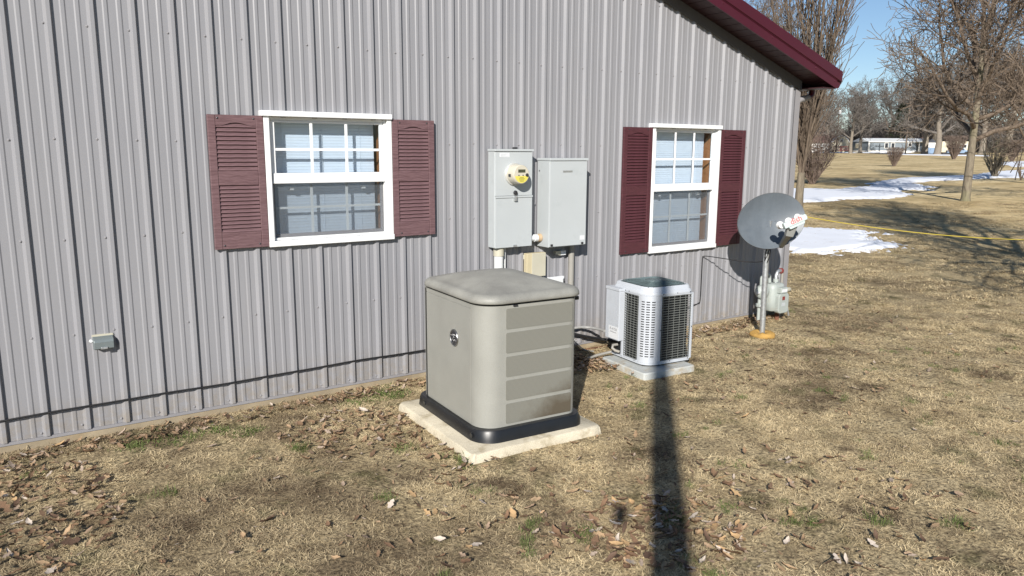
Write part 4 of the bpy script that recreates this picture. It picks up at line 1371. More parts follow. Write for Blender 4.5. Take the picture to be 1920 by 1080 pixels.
# dish frame: n outward normal, u across, v up
nrm = Vector((-0.48, -0.86, 0.17)).normalized()
uax = Vector((0, 0, 1)).cross(nrm).normalized()
vax = nrm.cross(uax).normalized()
roll = R(13)
ua = uax * math.cos(roll) + vax * math.sin(roll)
va = -uax * math.sin(roll) + vax * math.cos(roll)
C = Vector((-0.035, 0.01, 1.185)) + nrm * 0.10
MR = Matrix((ua, va, nrm)).transposed().to_4x4()
MR.translation = C
a_, b_ = 0.345, 0.270
mb = MB()
NR, NA = 10, 56
rings_f, rings_b = [], []
def dish_z(rr):
    return 0.075 * rr * rr - 0.055
for i in range(NR + 1):
    rr = 0.02 + 0.98 * i / NR
    rings_f.append([MR @ Vector((a_ * rr * math.cos(2 * PI * j / NA), b_ * rr * math.sin(2 * PI * j / NA), dish_z(rr))) for j in range(NA)])
rim = [[MR @ Vector((a_ * s * math.cos(2 * PI * j / NA), b_ * s * math.sin(2 * PI * j / NA), z)) for j in range(NA)] for s, z in ((1.008, dish_z(1) + 0.002), (1.016, dish_z(1) - 0.006), (1.012, dish_z(1) - 0.014), (0.98, dish_z(1) - 0.014))]
MB().loft(rings_f, True, False).build('reflector', M['dish'], D, smooth=80)
back = [[MR @ Vector((a_ * rr * math.cos(2 * PI * j / NA), b_ * rr * math.sin(2 * PI * j / NA), dish_z(rr) - 0.004)) for j in range(NA)] for rr in (0.99, 0.8, 0.6, 0.4, 0.2, 0.02)]
MB().loft(rings_f[-1:] + rim + back, False, True).build('rim', M['dish_back'], D, smooth=60)
for px_, py_ in ((-0.02, -0.045), (0.07, -0.015)):
    rr = math.hypot(px_ / a_, py_ / b_)
    MB().lathe([(0.009, 0), (0.008, 0.004)], 10, MR @ Matrix.Translation((px_, py_, dish_z(rr) - 0.001))).build('bolt', M['dish'], D)
# bracket behind
MB().tube([tuple(MR @ Vector((0, 0, -0.06))), tuple(MR @ Vector((0, 0, -0.10)))], 0.09, 12).build('back_bracket', M['dish_back'], D)
MB().box(-0.05, 0.03, -0.05, 0.05, 1.02, 1.20).build('pole_clamp', M['galv'], D, bevel=0.004)
# arm from the bottom rim outward, kinked up to the heads
bot = MR @ Vector((0.04, -b_ * 0.985, dish_z(1) - 0.02))
LC = Vector((-0.215, -0.44, 1.232))                    # middle of the head bar, relative to the pole foot
knee = LC + Vector((0.0, 0.05, -0.120))
def bar(p, q, w, h, up=Vector((0, 0, 1)), w2=None, h2=None):
    d = (q - p).normalized()
    sd = d.cross(up).normalized()
    u2 = sd.cross(d)
    w2 = w2 or w
    h2 = h2 or h
    A_ = [p + sd * (sx * w) + u2 * (sy * h) for sx, sy in ((-1, -1), (1, -1), (1, 1), (-1, 1))]
    B_ = [q + sd * (sx * w2) + u2 * (sy * h2) for sx, sy in ((-1, -1), (1, -1), (1, 1), (-1, 1))]
    return MB().loft([A_, B_])
bar(bot, knee, 0.021, 0.019, w2=0.030, h2=0.024).build('arm', M['arm'], D, bevel=0.005)
bar(knee + Vector((0.0, 0.005, -0.02)), LC + Vector((0, 0.02, -0.022)), 0.036, 0.028, up=nrm, w2=0.046, h2=0.026).build('arm_head', M['arm'], D, bevel=0.006)
# head bar with lettering and three feed caps facing the dish
hu = (ua * 0.985 + va * 0.17).normalized()
face = -(Vector((0.8, 0.6, -0.05))).normalized()        # outward, towards the yard
hn = (face - hu * face.dot(hu)).normalized()
hv = hn.cross(hu).normalized()
MH = Matrix((hu, hv, hn)).transposed().to_4x4()
MH.translation = LC
poly = [(-0.120, -0.028), (0.105, -0.028), (0.118, -0.015), (0.118, 0.018), (0.108, 0.028), (-0.120, 0.028)]
MB().prism(poly, -0.028, 0.028, axis='z', mat=MH).build('head_bar', M['lnb_bar'], D, bevel=0.005)
MB().prism([(-0.075, -0.052), (0.075, -0.052), (0.085, -0.0285), (-0.085, -0.0285)], -0.024, 0.024, axis='z', mat=MH).build('head_skirt', M['lnb_bar'], D, bevel=0.004)
o = share('lettering', text_mesh('dish', 0.078, M['red'], 0.0006, squeeze=0.95), D)
o.matrix_parent_inverse = Matrix.Identity(4)
o.matrix_local = MH @ Matrix.Translation((0.005, 0.008, 0.0288))
for k in (-1, 0, 1):
    base_ = MH @ Vector((k * 0.105 - 0.015, 0.012, -0.030))
    dr = (C + Vector((0, 0, 0)) - (base_)).normalized()
    q = dr.to_track_quat('Z', 'Y').to_matrix().to_4x4()
    q.translation = base_
    MB().lathe([(0.022, -0.01), (0.024, 0.02), (0.035, 0.033), (0.037, 0.050), (0.034, 0.054), (0.001, 0.056)], 24, q).build('receiver_head', M['lnb'], D, smooth=40)
MB().tube([(-0.02, -0.03, 1.05), (-0.05, -0.05, 0.98), (-0.07, -0.03, 0.88), (-0.06, -0.02, 0.80), (-0.035, -0.03, 0.86), (-0.02, -0.045, 0.95), (0.01, -0.07, 1.02), tuple(bot + Vector((-0.02, -0.02, -0.012)))], 0.0055, 6).build('cable_loop', M['cable'], D, smooth=60)
MB().tube([(0.02, -0.04, 1.03), (-0.01, -0.045, 0.93), (-0.03, -0.05, 0.84), (-0.05, -0.04, 0.78)], 0.005, 6).build('cable_loop', M['cable'], D, smooth=60)
# foam collar round the foot
mb = MB()
n1, n2 = 28, 10
for i in range(n1):
    a = 2 * PI * i / n1
    k = 1 + 0.42 * mnoise.noise((math.cos(a) * 1.5, math.sin(a) * 1.5, 5)) + 0.05 * mnoise.noise((math.cos(a) * 6, math.sin(a) * 6, 1))
    for j in range(n2):
        b = 2 * PI * j / n2
        rad = 0.072 + 0.052 * k * math.cos(b)
        zz = 0.036 + 0.036 * k * math.sin(b) + 0.016 * mnoise.noise((math.cos(a) * 2.2, math.sin(a) * 2.2, b * 0.8))
        mb.v.append((rad * math.cos(a) * 1.08 - 0.005, rad * math.sin(a), zz))
for i in range(n1):
    for j in range(n2):
        p, q = (i + 1) % n1, (j + 1) % n2
        mb.f.append((i * n2 + j, p * n2 + j, p * n2 + q, i * n2 + q))
o = mb.build('foam_collar', M['foam'], smooth=70)
o.location = (6.40, -0.63, -0.012)
tag(o, 'lumpy yellow foam collar around the foot of the dish pole', 'foam collar')
cable('dish_cable', 'thin black cable from the condenser up the wall to the dish', 'cable',
      [(4.98, -0.50, 0.35), (5.4, -0.25, 0.29), (5.95, -0.04, 0.272), (6.09, -0.026, 0.285), (6.118, -0.024, 0.33), (6.120, -0.024, 0.55), (6.121, -0.024, 0.76), (6.13, -0.03, 0.785), (6.16, -0.08, 0.788),
       (6.24, -0.28, 0.775), (6.33, -0.48, 0.765), (6.37, -0.60, 0.79), (6.385, -0.65, 0.87)], 0.0052, M['cable'], 6)

# ------------------------------------------------------------------ gas meter
Gm = thing('gas_meter', 'pale gas meter with regulator and pipes standing at the house corner', 'gas meter', (7.07, -0.20, 0))
Gm.scale = (0.93, 0.93, 0.95)
gp = M['gas_paint']
MB().tube([(-0.185, 0.02, -0.1), (-0.185, 0.02, 0.30)], 0.021, 12).build('inlet_riser', gp, Gm, smooth=60)
MB().box(-0.222, -0.148, -0.02, 0.06, 0.19, 0.235).build('shutoff_valve', gp, Gm, bevel=0.012)
MB().lathe([(0.022, 0), (0.022, 0.03), (0.012, 0.034)], 14, Matrix.Translation((-0.200, -0.02, 0.21)) @ Matrix.Rotation(R(90), 4, 'X')).build('valve_cap', M['pvc'], Gm, smooth=40)
mt = Matrix.Translation((-0.19, -0.015, 0.375)) @ Matrix.Rotation(R(90), 4, 'X') @ Matrix.Rotation(R(-25), 4, 'Y')
MB().lathe([(0.03, -0.055), (0.078, -0.035), (0.083, -0.012), (0.083, 0.012), (0.075, 0.03), (0.035, 0.05), (0.03, 0.075), (0.018, 0.08)], 24, mt).build('regulator', gp, Gm, smooth=40)
MB().lathe([(0.014, 0), (0.018, 0.03), (0.012, 0.035)], 12, Matrix.Translation((-0.265, -0.03, 0.375)) @ Matrix.Rotation(R(-90), 4, 'Y')).build('regulator_vent', M['pvc'], Gm, smooth=40)
MB().tube([(-0.17, 0.02, 0.44), (-0.17, 0.02, 0.53), (-0.155, 0.02, 0.565), (-0.12, 0.015, 0.58), (-0.075, 0.01, 0.575), (-0.05, 0.005, 0.55), (-0.045, 0.0, 0.47)], 0.021, 12).build('inlet_pipe', gp, Gm, smooth=60)
rb = []
for z, w_, d_ in ((0.135, 0.20, 0.15), (0.15, 0.235, 0.18), (0.26, 0.25, 0.19), (0.40, 0.25, 0.19), (0.445, 0.235, 0.18), (0.46, 0.19, 0.14)):
    rb.append(rrect(w_, d_, min(w_, d_) * 0.35, z, 6, 0.035, 0.0))
MB().loft(rb).build('meter_body', gp, Gm, smooth=50)
front = [(q.x, q.y) for q in rrect(0.19, 0.235, 0.045, 0, 6, 0.055, 0.235)]
MB().prism(front, -0.145, -0.075).build('front_case', gp, Gm, bevel=0.010)
MB().box(-0.020, 0.10, -0.155, -0.085, 0.355, 0.425).build('index_window', M['gas_paint'], Gm, bevel=0.008)
MB().box(-0.008, 0.088, -0.158, -0.1555, 0.372, 0.408).build('dial_plate', M['label_white'], Gm)
MB().box(0.02, 0.068, -0.1475, -0.1455, 0.275, 0.318).build('red_label', M['tag_red'], Gm)
MB().box(0.015, 0.075, -0.1475, -0.1455, 0.205, 0.245).build('data_plate', M['enclosure'], Gm)
MB().tube([(0.07, 0.0, 0.46), (0.07, 0.0, 0.545), (0.085, 0.0, 0.58), (0.12, 0.005, 0.595), (0.16, 0.01, 0.59)], 0.024, 12).build('outlet_pipe', M['galv'], Gm, smooth=60)
MB().lathe([(0.034, 0.0), (0.034, 0.035)], 12, Matrix.Translation((0.07, 0, 0.47))).build('outlet_nut', gp, Gm, smooth=40)
MB().tube([(0.155, 0.01, 0.59), (0.185, 0.012, 0.588)], 0.034, 10).build('rusty_union', M['tag_red'], Gm, smooth=50)
MB().tube([(0.19, 0.01, 0.585), (0.2, 0.01, 0.55), (0.2, 0.01, 0.40), (0.205, 0.02, 0.10), (0.20, 0.03, -0.05)], 0.018, 10).build('outlet_riser', M['conduit'], Gm, smooth=60)
MB().lathe([(0.028, 0), (0.028, 0.09), (0.02, 0.1)], 12, Matrix.Translation((0.17, -0.06, 0.37)) @ Matrix.Rotation(R(90), 4, 'Y')).build('radio_unit', M['beige_plastic'], Gm, smooth=40)
MB().tube([(0.11, -0.02, -0.05), (0.11, -0.02, 0.12)], 0.028, 10).build('support_post', M['rust'], Gm, smooth=60)
MB().tube([(0.17, -0.05, 0.34), (0.20, -0.08, 0.2), (0.24, -0.09, 0.06)], 0.012, 8).build('bond_wire', M['galv'], Gm, smooth=60)

# yellow rope from the house corner out across the yard
pts = []
pa, pb = Vector((7.64, 0.03, 1.165)), Vector((12.24, -2.82, 0.98))
for i in range(41):
    u = i / 40
    p = pa.lerp(pb, u)
    p.z -= 0.34 * 4 * u * (1 - u) * 0.6
    pts.append(tuple(p))
o = MB().tube(pts, 0.0050, 7).build('yellow_rope', M['yellow'], smooth=60)
tag(o, 'yellow rope stretched across the yard behind the dish', 'rope')

# ------------------------------------------------------------------ trees
def frame_rot(d, ang_, az):
    a = Vector((0, 0, 1)) if abs(d.z) < 0.95 else Vector((1, 0, 0))
    u = d.cross(a).normalized()
    w_ = d.cross(u)
    return (d * math.cos(ang_) + (u * math.cos(az) + w_ * math.sin(az)) * math.sin(ang_)).normalized()

def grow(rg, p, d, L, r, lvl, cfg, out):
    segs = cfg['segs'][lvl]
    pts, rs, ds = [p.copy()], [r], [d.copy()]
    tip = max(r * cfg['taper'], cfg['rmin'])
    for i in range(segs):
        d = (d + Vector((rg.gauss(0, 1), rg.gauss(0, 1), rg.gauss(0, 1))) * cfg['wander'][lvl] + Vector((0, 0, cfg['up'][lvl]))).normalized()
        p = p + d * (L / segs)
        pts.append(p.copy())
        ds.append(d.copy())
        rs.append(max(cfg['rmin'], lerp(r, tip, (i + 1) / segs)))
    out[lvl].append((pts, rs))
    if lvl + 1 >= len(cfg['segs']):
        return
    n = cfg['n'][lvl]
    n = max(1, int(round(n * rg.uniform(0.8, 1.2))))
    az = rg.uniform(0, 6.28)
    for i in range(n):
        t_ = lerp(cfg['t0'][lvl], 1.0, (i + rg.random()) / n)
        q = t_ * segs
        k = min(int(q), segs - 1)
        f_ = q - k
        bp = pts[k].lerp(pts[k + 1], f_)
        az += 2.4 + rg.uniform(-0.5, 0.5)
        an = R(rg.uniform(*cfg['ang'][lvl]))
        cd = frame_rot(ds[k], an, az)
        cl = L * rg.uniform(*cfg['len'][lvl]) * (1 - cfg['short'][lvl] * t_)
        cr = max(cfg['rmin'], lerp(rs[k], rs[k + 1], f_) * cfg['rr'][lvl])
        grow(rg, bp, cd, cl, cr, lvl + 1, cfg, out)

def tree_meshes(seed, trunk_pts, trunk_r, cfg, L, primaries, mats, sides=(8, 6, 4, 3, 3), flare=True):
    """returns trunk mesh and crown mesh; primaries = list of (t along trunk, angle, azimuth, length, radius)"""
    rg = random.Random(seed)
    tp = [Vector(p) for p in trunk_pts]
    out = [[] for _ in cfg['segs']]
    for (t_, an, az, ln, rd) in primaries:
        q = t_ * (len(tp) - 1)
        k = min(int(q), len(tp) - 2)
        bp = tp[k].lerp(tp[k + 1], q - k)
        d = (tp[k + 1] - tp[k]).normalized()
        grow(rg, bp, frame_rot(d, R(an), R(az)), ln, rd, 0, cfg, out)
    tr = MB()
    rs = [lerp(trunk_r[0], trunk_r[1], i / (len(tp) - 1)) for i in range(len(tp))]
    if flare:
        rs[0] *= 1.35
    tr.tube(tp, rs, 12)
    cr = MB()
    for lv, lst in enumerate(out):
        for pts, rr in lst:
            cr.tube(pts, rr, sides[lv], False)
    return tr.mesh('trunk', mats[0], smooth=60), cr.mesh('crown', mats[1], smooth=60)

def place_tree(name, meshes, label, cat, loc, rz=0.0, sc=(1, 1, 1), group=None):
    t_ = thing(name, label, cat, loc, rz, group)
    t_.scale = sc
    share('trunk', meshes[0], t_)
    share('crown', meshes[1], t_)
    return t_

yard_cfg = dict(segs=[7, 5, 4, 3], wander=[0.14, 0.20, 0.24, 0.26], up=[0.06, 0.05, 0.05, 0.07], n=[12, 8, 5], t0=[0.18, 0.18, 0.15], ang=[(32, 62), (30, 65), (28, 65)],
                len=[(0.42, 0.66), (0.42, 0.65), (0.5, 0.85)], short=[0.45, 0.4, 0.3], rr=[0.55, 0.55, 0.6], taper=0.25, rmin=0.0085)
rg = random.Random(21)
tpts = [(0, 0, -0.15), (0.02, 0.0, 0.15), (0.06, 0.01, 0.8), (0.09, 0.02, 1.6), (0.16, 0.03, 2.2), (0.20, 0.04, 3.2), (0.22, 0.04, 4.4), (0.26, 0.0, 5.6)]
prim = []
for i in range(13):
    t_ = lerp(0.52, 1.0, i / 12)
    an = lerp(78, 12, (i / 12) ** 1.1) + rg.uniform(-8, 8)
    prim.append((t_, an, i * 137.5 + rg.uniform(-20, 20), lerp(4.5, 3.7, i / 12) * rg.uniform(0.85, 1.15), lerp(0.085, 0.06, i / 12)))
yard_tree = tree_meshes(5, tpts, (0.150, 0.075), yard_cfg, 4, prim, (M['bark'], M['twig']), sides=(7, 5, 3, 3))
place_tree('bare_tree', yard_tree, 'bare spreading tree with pale trunk standing in the snow-patched lawn', 'tree', (28.42, 7.81, 0.19 - 0.02), R(200), (1.06, 1.06, 1.06), 'bare trees in the yard')
place_tree('bare_tree', yard_tree, 'bare tree beyond the right edge throwing the long branch shadow over the lawn', 'tree', (11.6, -3.45, 0.03), R(75), (0.82, 0.82, 0.98), 'bare trees in the yard')
place_tree('bare_tree', yard_tree, 'bare tree outside the right edge whose branches hang in over the snow band', 'tree', (*polar(69.8, 45), 0.32), R(300), (1.2, 1.2, 1.25), 'bare trees in the yard')
place_tree('bare_tree', yard_tree, 'bare tree showing only its twigs above the roof edge', 'tree', (*polar(51.2, 46), 0.25), R(130), (1.0, 1.0, 1.08), 'bare trees in the yard')

# upright tree by the house corner: short trunk splitting into many steep limbs
up_cfg = dict(segs=[9, 5, 3], wander=[0.045, 0.10, 0.14], up=[0.03, 0.16, 0.12], n=[15, 5], t0=[0.06, 0.15], ang=[(12, 28), (16, 38)],
              len=[(0.20, 0.34), (0.35, 0.6)], short=[0.45, 0.3], rr=[0.42, 0.6], taper=0.2, rmin=0.0075)
rg = random.Random(4)
tpts = [(0, 0, -0.1), (0.0, 0.0, 0.2), (-0.02, 0.01, 0.55), (-0.03, 0.0, 0.85), (-0.03, 0.0, 1.15)]
prim = []
for i in range(20):
    t_ = lerp(0.62, 1.0, i / 19)
    prim.append((t_, rg.uniform(2, 13), i * 137.5 + rg.uniform(-25, 25), rg.uniform(4.6, 8.8), rg.uniform(0.022, 0.048)))
upright = tree_meshes(9, tpts, (0.125, 0.10), up_cfg, 7, prim, (M['bark'], M['twig']), sides=(6, 4, 3))
place_tree('upright_tree', upright, 'upright bare tree with many steep limbs beside the house corner', 'tree', (19.14, 8.01, 0.12), R(40), (1, 1, 1.02))

# twiggy shrubs
def shrub_meshes(seed, n, h, spread, rmin, mat, flat_top=True, twigs=5):
    rg = random.Random(seed)
    mb = MB()
    for i in range(n):
        az = rg.uniform(0, 6.28)
        lean = spread * math.sqrt(rg.random())
        L = h * (rg.uniform(0.85, 1.0) if flat_top else rg.uniform(0.55, 1.0))
        p = Vector((rg.uniform(-.12, .12) * h * .3, rg.uniform(-.12, .12) * h * .3, -0.05))
        q = Vector((math.cos(az) * lean, math.sin(az) * lean, L))
        pts = [p.lerp(q, k / 5) + Vector((rg.gauss(0, .02), rg.gauss(0, .02), 0)) * h * (k / 5) + Vector((math.cos(az), math.sin(az), 0)) * (0.10 * lean * math.sin(PI * k / 5)) for k in range(6)]
        mb.tube(pts, [rmin * 2.2, rmin * 1.9, rmin * 1.6, rmin * 1.3, rmin, rmin * 0.8], 4, False)
        for _ in range(twigs):
            k = rg.randint(2, 5)
            d = Vector((rg.gauss(0, 1), rg.gauss(0, 1), abs(rg.gauss(0.6, .5)))).normalized() * h * rg.uniform(0.10, 0.2)
            e = pts[k] + d
            if flat_top:
                e.z = min(e.z, h * 1.03)
            mb.tube([pts[k], pts[k].lerp(e, .5) + Vector((rg.gauss(0, .01), rg.gauss(0, .01), 0.01)), e], rmin * 0.8, 3, False)
    return mb.mesh('stems', mat)
def shrub(name, me, label, x, y, cat='shrub', sc=1.0, group=None, rz=0):
    t_ = thing(name, label, cat, (x, y, gz(x, y)), rz, group)
    t_.scale = (sc, sc, sc)
    share('stems', me, t_)
    return t_
vase = shrub_meshes(2, 150, 1.65, 0.78, 0.008, M['twig_red'], True, 7)
shrub('clipped_shrub', vase, 'vase-shaped bare shrub alone in the middle of the field', 68.89, 33.26, group='clipped bare shrubs', sc=1.02)
shrub('clipped_shrub', vase, 'bare clipped shrub in front of the cream trailer', 109.45, 47.71, group='clipped bare shrubs', sc=1.9, rz=1)
shrub('clipped_shrub', vase, 'low bare shrub at the far right edge of the field', 101.75, 37.2, group='clipped bare shrubs', sc=1.5, rz=2)
fan = shrub_meshes(6, 130, 3.0, 1.3, 0.009, M['twig_red'], False, 8)
shrub('fan_shrub', fan, 'tall fan-shaped bare shrub behind the upright tree', 34.19, 17.93)
tuft = shrub_meshes(11, 46, 2.6, 0.95, 0.014, M['bark'], False, 4)
shrub('tall_shrub', tuft, 'pale stemmed clump in the snow band right of the spreading tree', 50.55, 16.58)
whip_ = shrub_meshes(13, 12, 1.4, 0.4, 0.010, M['twig'], False, 3)
shrub('thin_sapling', whip_, 'thin leafless sapling by the snow at the right edge', *polar(67.85, 52), cat='sapling')

# the big trees along the road and the wood behind them
far_cfg = dict(segs=[6, 4, 3, 2], wander=[0.13, 0.2, 0.24, 0.25], up=[0.05, 0.05, 0.06, 0.06], n=[9, 7, 5], t0=[0.25, 0.2, 0.15], ang=[(28, 58), (28, 62), (25, 60)],
               len=[(0.45, 0.68), (0.42, 0.65), (0.5, 0.8)], short=[0.4, 0.35, 0.3], rr=[0.55, 0.5, 0.55], taper=0.25, rmin=0.026)
def far_tree(seed, h, tr, spread):
    rg = random.Random(seed)
    tp = [(0, 0, -0.5), (0.05, 0, 0.6), (0.1, 0.1, h * 0.14), (rg.uniform(-.3, .3), 0, h * 0.26), (rg.uniform(-.5, .5), rg.uniform(-.5, .5), h * 0.42), (rg.uniform(-.8, .8), rg.uniform(-.8, .8), h * 0.6)]
    pr = []
    for i in range(11):
        pr.append((lerp(0.52, 1.0, i / 10), lerp(spread, 12, i / 10) + rg.uniform(-8, 8), i * 137.5 + rg.uniform(-30, 30), h * rg.uniform(0.33, 0.46), tr * lerp(0.42, 0.3, i / 10)))
    return tree_meshes(seed, tp, (tr, tr * 0.45), far_cfg, 8, pr, (M['far_bark'], M['far_twig']), sides=(5, 4, 3, 3))
far_a, far_b, far_c = far_tree(31, 19, 0.55, 62), far_tree(37, 20, 0.62, 55), far_tree(41, 18, 0.75, 68)
spots = [
    (far_a, 57.95, 189, 0.80, 'tall bare tree with a pale trunk left of the blue-grey mobile home'),
    (far_b, 58.55, 203, 0.78, 'dark-trunked bare tree in front of the end of the blue-grey mobile home'),
    (far_c, 62.40, 176, 0.92, 'stout bare tree at the right end of the blue-grey mobile home'),
    (far_c, 63.13, 168, 0.95, 'stout bare tree just right of the blue and white shed'),
    (far_b, 56.45, 232, 0.85, 'bare tree rising behind the white garage'),
    (far_a, 55.5, 245, 1.0, 'bare tree farthest left along the road, half behind the upright tree'),
    (far_b, 60.3, 250, 1.05, 'wide bare tree behind the middle of the blue-grey mobile home'),
    (far_c, 61.5, 255, 1.15, 'bare tree behind the right half of the blue-grey mobile home'),
    (far_a, 64.3, 215, 1.25, 'bare tree behind the cream trailer'),
    (far_b, 65.6, 205, 1.25, 'bare tree behind the spreading yard tree on the right'),
    (far_c, 67.0, 220, 1.4, 'bare tree at the far right behind the field'),
    (far_a, 62.9, 262, 1.35, 'bare tree standing behind the two stout roadside trees'),
    (far_c, 58.9, 268, 0.95, 'bare tree behind the left half of the blue-grey mobile home'),
    (far_b, 68.6, 230, 1.4, 'bare tree at the right frame edge beyond the road'),
    (far_a, 54.3, 260, 1.0, 'bare tree beside the house corner far beyond the road'),
]
for i, (mm, az, d, s_, lab) in enumerate(spots):
    x, y = polar(az, d)
    place_tree('roadside_tree', mm, lab, 'tree', (x, y, gz(x, y)), R(37 + i * 71), (s_, s_, s_), 'big bare trees along the far road')

# evergreen behind the home
def evergreen(h, r):
    rg = random.Random(8)
    mb = MB()
    for i in range(900):
        t_ = rg.random() ** 0.8
        z = h * (0.12 + 0.88 * t_)
        rad = r * (1 - t_) ** 0.75 * math.sqrt(rg.random()) + 0.15
        a = rg.uniform(0, 6.28)
        p = Vector((rad * math.cos(a), rad * math.sin(a), z))
        for _ in range(3):
            d = Vector((math.cos(a) + rg.gauss(0, .5), math.sin(a) + rg.gauss(0, .5), rg.uniform(-.5, .3))).normalized() * rg.uniform(0.4, 0.9)
            s_ = Vector((-d.y, d.x, rg.uniform(-.2, .2))) * 0.3
            mb.add([p - s_, p + s_, p + d], [(0, 1, 2)])
    tr = MB().tube([(0, 0, -0.3), (0, 0, h * 0.9)], [0.3, 0.05], 7).mesh('trunk', M['far_bark'])
    return tr, mb.mesh('crown', M['conifer'])
x, y = polar(60.9, 238)
place_tree('evergreen_tree', evergreen(13, 4.5), 'dark green evergreen behind the blue-grey mobile home', 'tree', (x, y, gz(x, y)), 0)

# wood beyond: one twiggy mass
def far_wood():
    rg = random.Random(77)
    mb = MB()
    for i in range(2600):
        az = rg.uniform(50, 72)
        d = rg.uniform(275, 330)
        x, y = polar(az, d)
        b = gz(x, y)
        h = rg.uniform(6, 14) * (0.8 + 0.4 * mnoise.noise((az * 0.9, 0, 0)))
        p = Vector((x, y, b))
        top = p + Vector((rg.gauss(0, .8), rg.gauss(0, .8), h))
        mb.tube([p, p.lerp(top, .5) + Vector((rg.gauss(0, .3), rg.gauss(0, .3), 0)), top], [0.16, 0.10, 0.04], 3, False)
        for _ in range(7):
            q = p.lerp(top, rg.uniform(0.3, 0.95))
            e = q + Vector((rg.gauss(0, 1.3), rg.gauss(0, 1.3), rg.uniform(0.6, 2.6)))
            mb.tube([q, e], [0.07, 0.035], 3, False)
    o = mb.build('far_wood', M['far_twig'])
    o['kind'] = 'stuff'
far_wood()

# ------------------------------------------------------------------ homes along the far road
def home_frame(name, label, cat, az, d, turn, group=None):
    x, y = polar(az, d)
    # local x runs to the right as seen from the yard, turned away by `turn`
    return thing(name, label, cat, (x, y, gz(x, y)), R(90 - (az + 90 - turn)), group)

def add_window(parent, x, z, w_, h_, y=-0.0, wall_axis='x'):
    wv = bpy.data.objects.new('window', None)
    col.objects.link(wv)
    wv.parent = parent
    wv.location = (x, y, z)
    if wall_axis == 'y':
        wv.rotation_euler = (0, 0, R(-90))
    MB().box(-w_ / 2 - 0.12, w_ / 2 + 0.12, -0.10, -0.01, -0.12, h_ + 0.12).build('frame', M['home_white'], wv)
    MB().box(-w_ / 2, w_ / 2, -0.13, -0.101, 0, h_).build('pane', M['pane_dark'], wv)

H = home_frame('mobile_home', 'long blue-grey mobile home with white trim and pale roof across the field', 'house', 59.05, 214, 30)
LX, LY, HZ = 17.5, 8.2, 2.75
MB().box(0, LX, 0, LY, 0.55, HZ).build('wall', M['home_blue'], H)
MB().box(-0.05, LX + 0.05, -0.05, LY + 0.05, 0.0, 0.545).build('skirting', M['home_white'], H)
mb = MB().prism([(-0.3, HZ), (LY / 2, HZ + 0.95), (LY + 0.3, HZ)], -0.25, LX + 0.25, axis='x')
mb.build('roof', M['roof_white'], H)
MB().box(-0.30, LX + 0.3, -0.34, -0.302, HZ - 0.12, HZ + 0.10).build('fascia', M['home_white'], H)
for x in (0, LX):
    MB().box(x - 0.16, x + 0.16, -0.09, 0.16, 0.55, HZ).build('corner_trim', M['home_white'], H)
for x, w_, h_ in ((4.6, 0.8, 1.2), (6.3, 0.8, 1.2), (10.8, 0.7, 0.7), (15.9, 0.5, 1.3)):
    add_window(H, x, 1.2 if h_ > 1 else 1.7, w_, h_)
wv = add_window(H, 0.0, 1.2, 1.4, 1.1, 0, 'y') if False else None
w2 = bpy.data.objects.new('window', None)
col.objects.link(w2)
w2.parent = H
w2.location = (0, 5.2, 1.25)
w2.rotation_euler = (0, 0, R(-90))
MB().box(-1.0, 1.0, -0.10, -0.01, -0.12, 1.25).build('frame', M['home_white'], w2)
MB().box(-0.85, 0.85, -0.13, -0.101, 0, 1.1).build('pane', M['home_cream'], w2)
P_ = bpy.data.objects.new('porch', None)
col.objects.link(P_)
P_.parent = H
P_.location = (12.2, 0, 0)
MB().box(0, 2.6, -1.8, -0.1, 0.3, 0.5).build('deck', M['conduit'], P_)
for x in (0.05, 1.3, 2.55):
    MB().box(x - 0.08, x + 0.08, -1.78, -1.62, 0.5, HZ - 0.05).build('post', M['home_white'], P_)
MB().box(0.5, 1.4, -0.12, -0.01, 0.55, 2.5).build('door', M['pane_dark'], P_)
MB().box(-0.1, 2.7, -1.9, -0.31, HZ - 0.04, HZ + 0.1).build('canopy', M['home_white'], P_)
MB().prism([(2.6, 0.1), (4.4, 0.05), (4.4, 0.2), (2.6, 1.1)], -1.7, -1.62).build('stair_rail', M['home_white'], P_)

Gb = home_frame('white_garage', 'low white garage with brown roof left of the small barn', 'garage', 56.35, 222, 12)
MB().box(-4.2, 2.6, 0, 6, 0, 2.5).build('wall', M['home_white'], Gb)
MB().prism([(-0.4, 2.45), (3, 4.3), (6.4, 2.45)], -4.6, 3.0, axis='x').build('roof', M['roof_brown'], Gb)
MB().box(-2.6, 1.2, -0.08, -0.005, 0.05, 2.1).build('garage_door', M['pvc'], Gb)

Bn = home_frame('small_barn', 'cream gambrel-roofed barn behind a red deck', 'barn', 57.30, 216, 5)
gam = [(-1.9, 0), (1.9, 0), (1.9, 2.6), (1.55, 3.3), (0.75, 3.95), (0, 4.15), (-0.75, 3.95), (-1.55, 3.3), (-1.9, 2.6)]
MB().prism(gam, 0, 5).build('wall', M['home_cream'], Bn)
MB().prism([(-2.1, 2.5), (-1.72, 3.36), (-0.8, 4.08), (0, 4.3), (0.8, 4.08), (1.72, 3.36), (2.1, 2.5), (1.9, 2.55), (1.55, 3.25), (0.75, 3.92), (0, 4.13), (-0.75, 3.92), (-1.55, 3.25), (-1.9, 2.55)], -0.2, 5.2).build('roof', M['home_white'], Bn)
add_window(Bn, 0.1, 2.7, 0.6, 0.5, 0)
Dk = home_frame('red_deck', 'dark red wooden deck with railing in front of the cream barn', 'deck', 57.33, 211, 5)
MB().box(-1.9, 1.9, 0, 3.2, 0.5, 0.65).build('deck_floor', M['deck_red'], Dk)
for x in (-1.85, 0.0, 1.85):
    MB().box(x - 0.07, x + 0.07, -0.07, 0.07, 0, 1.65).build('post', M['deck_red'], Dk)
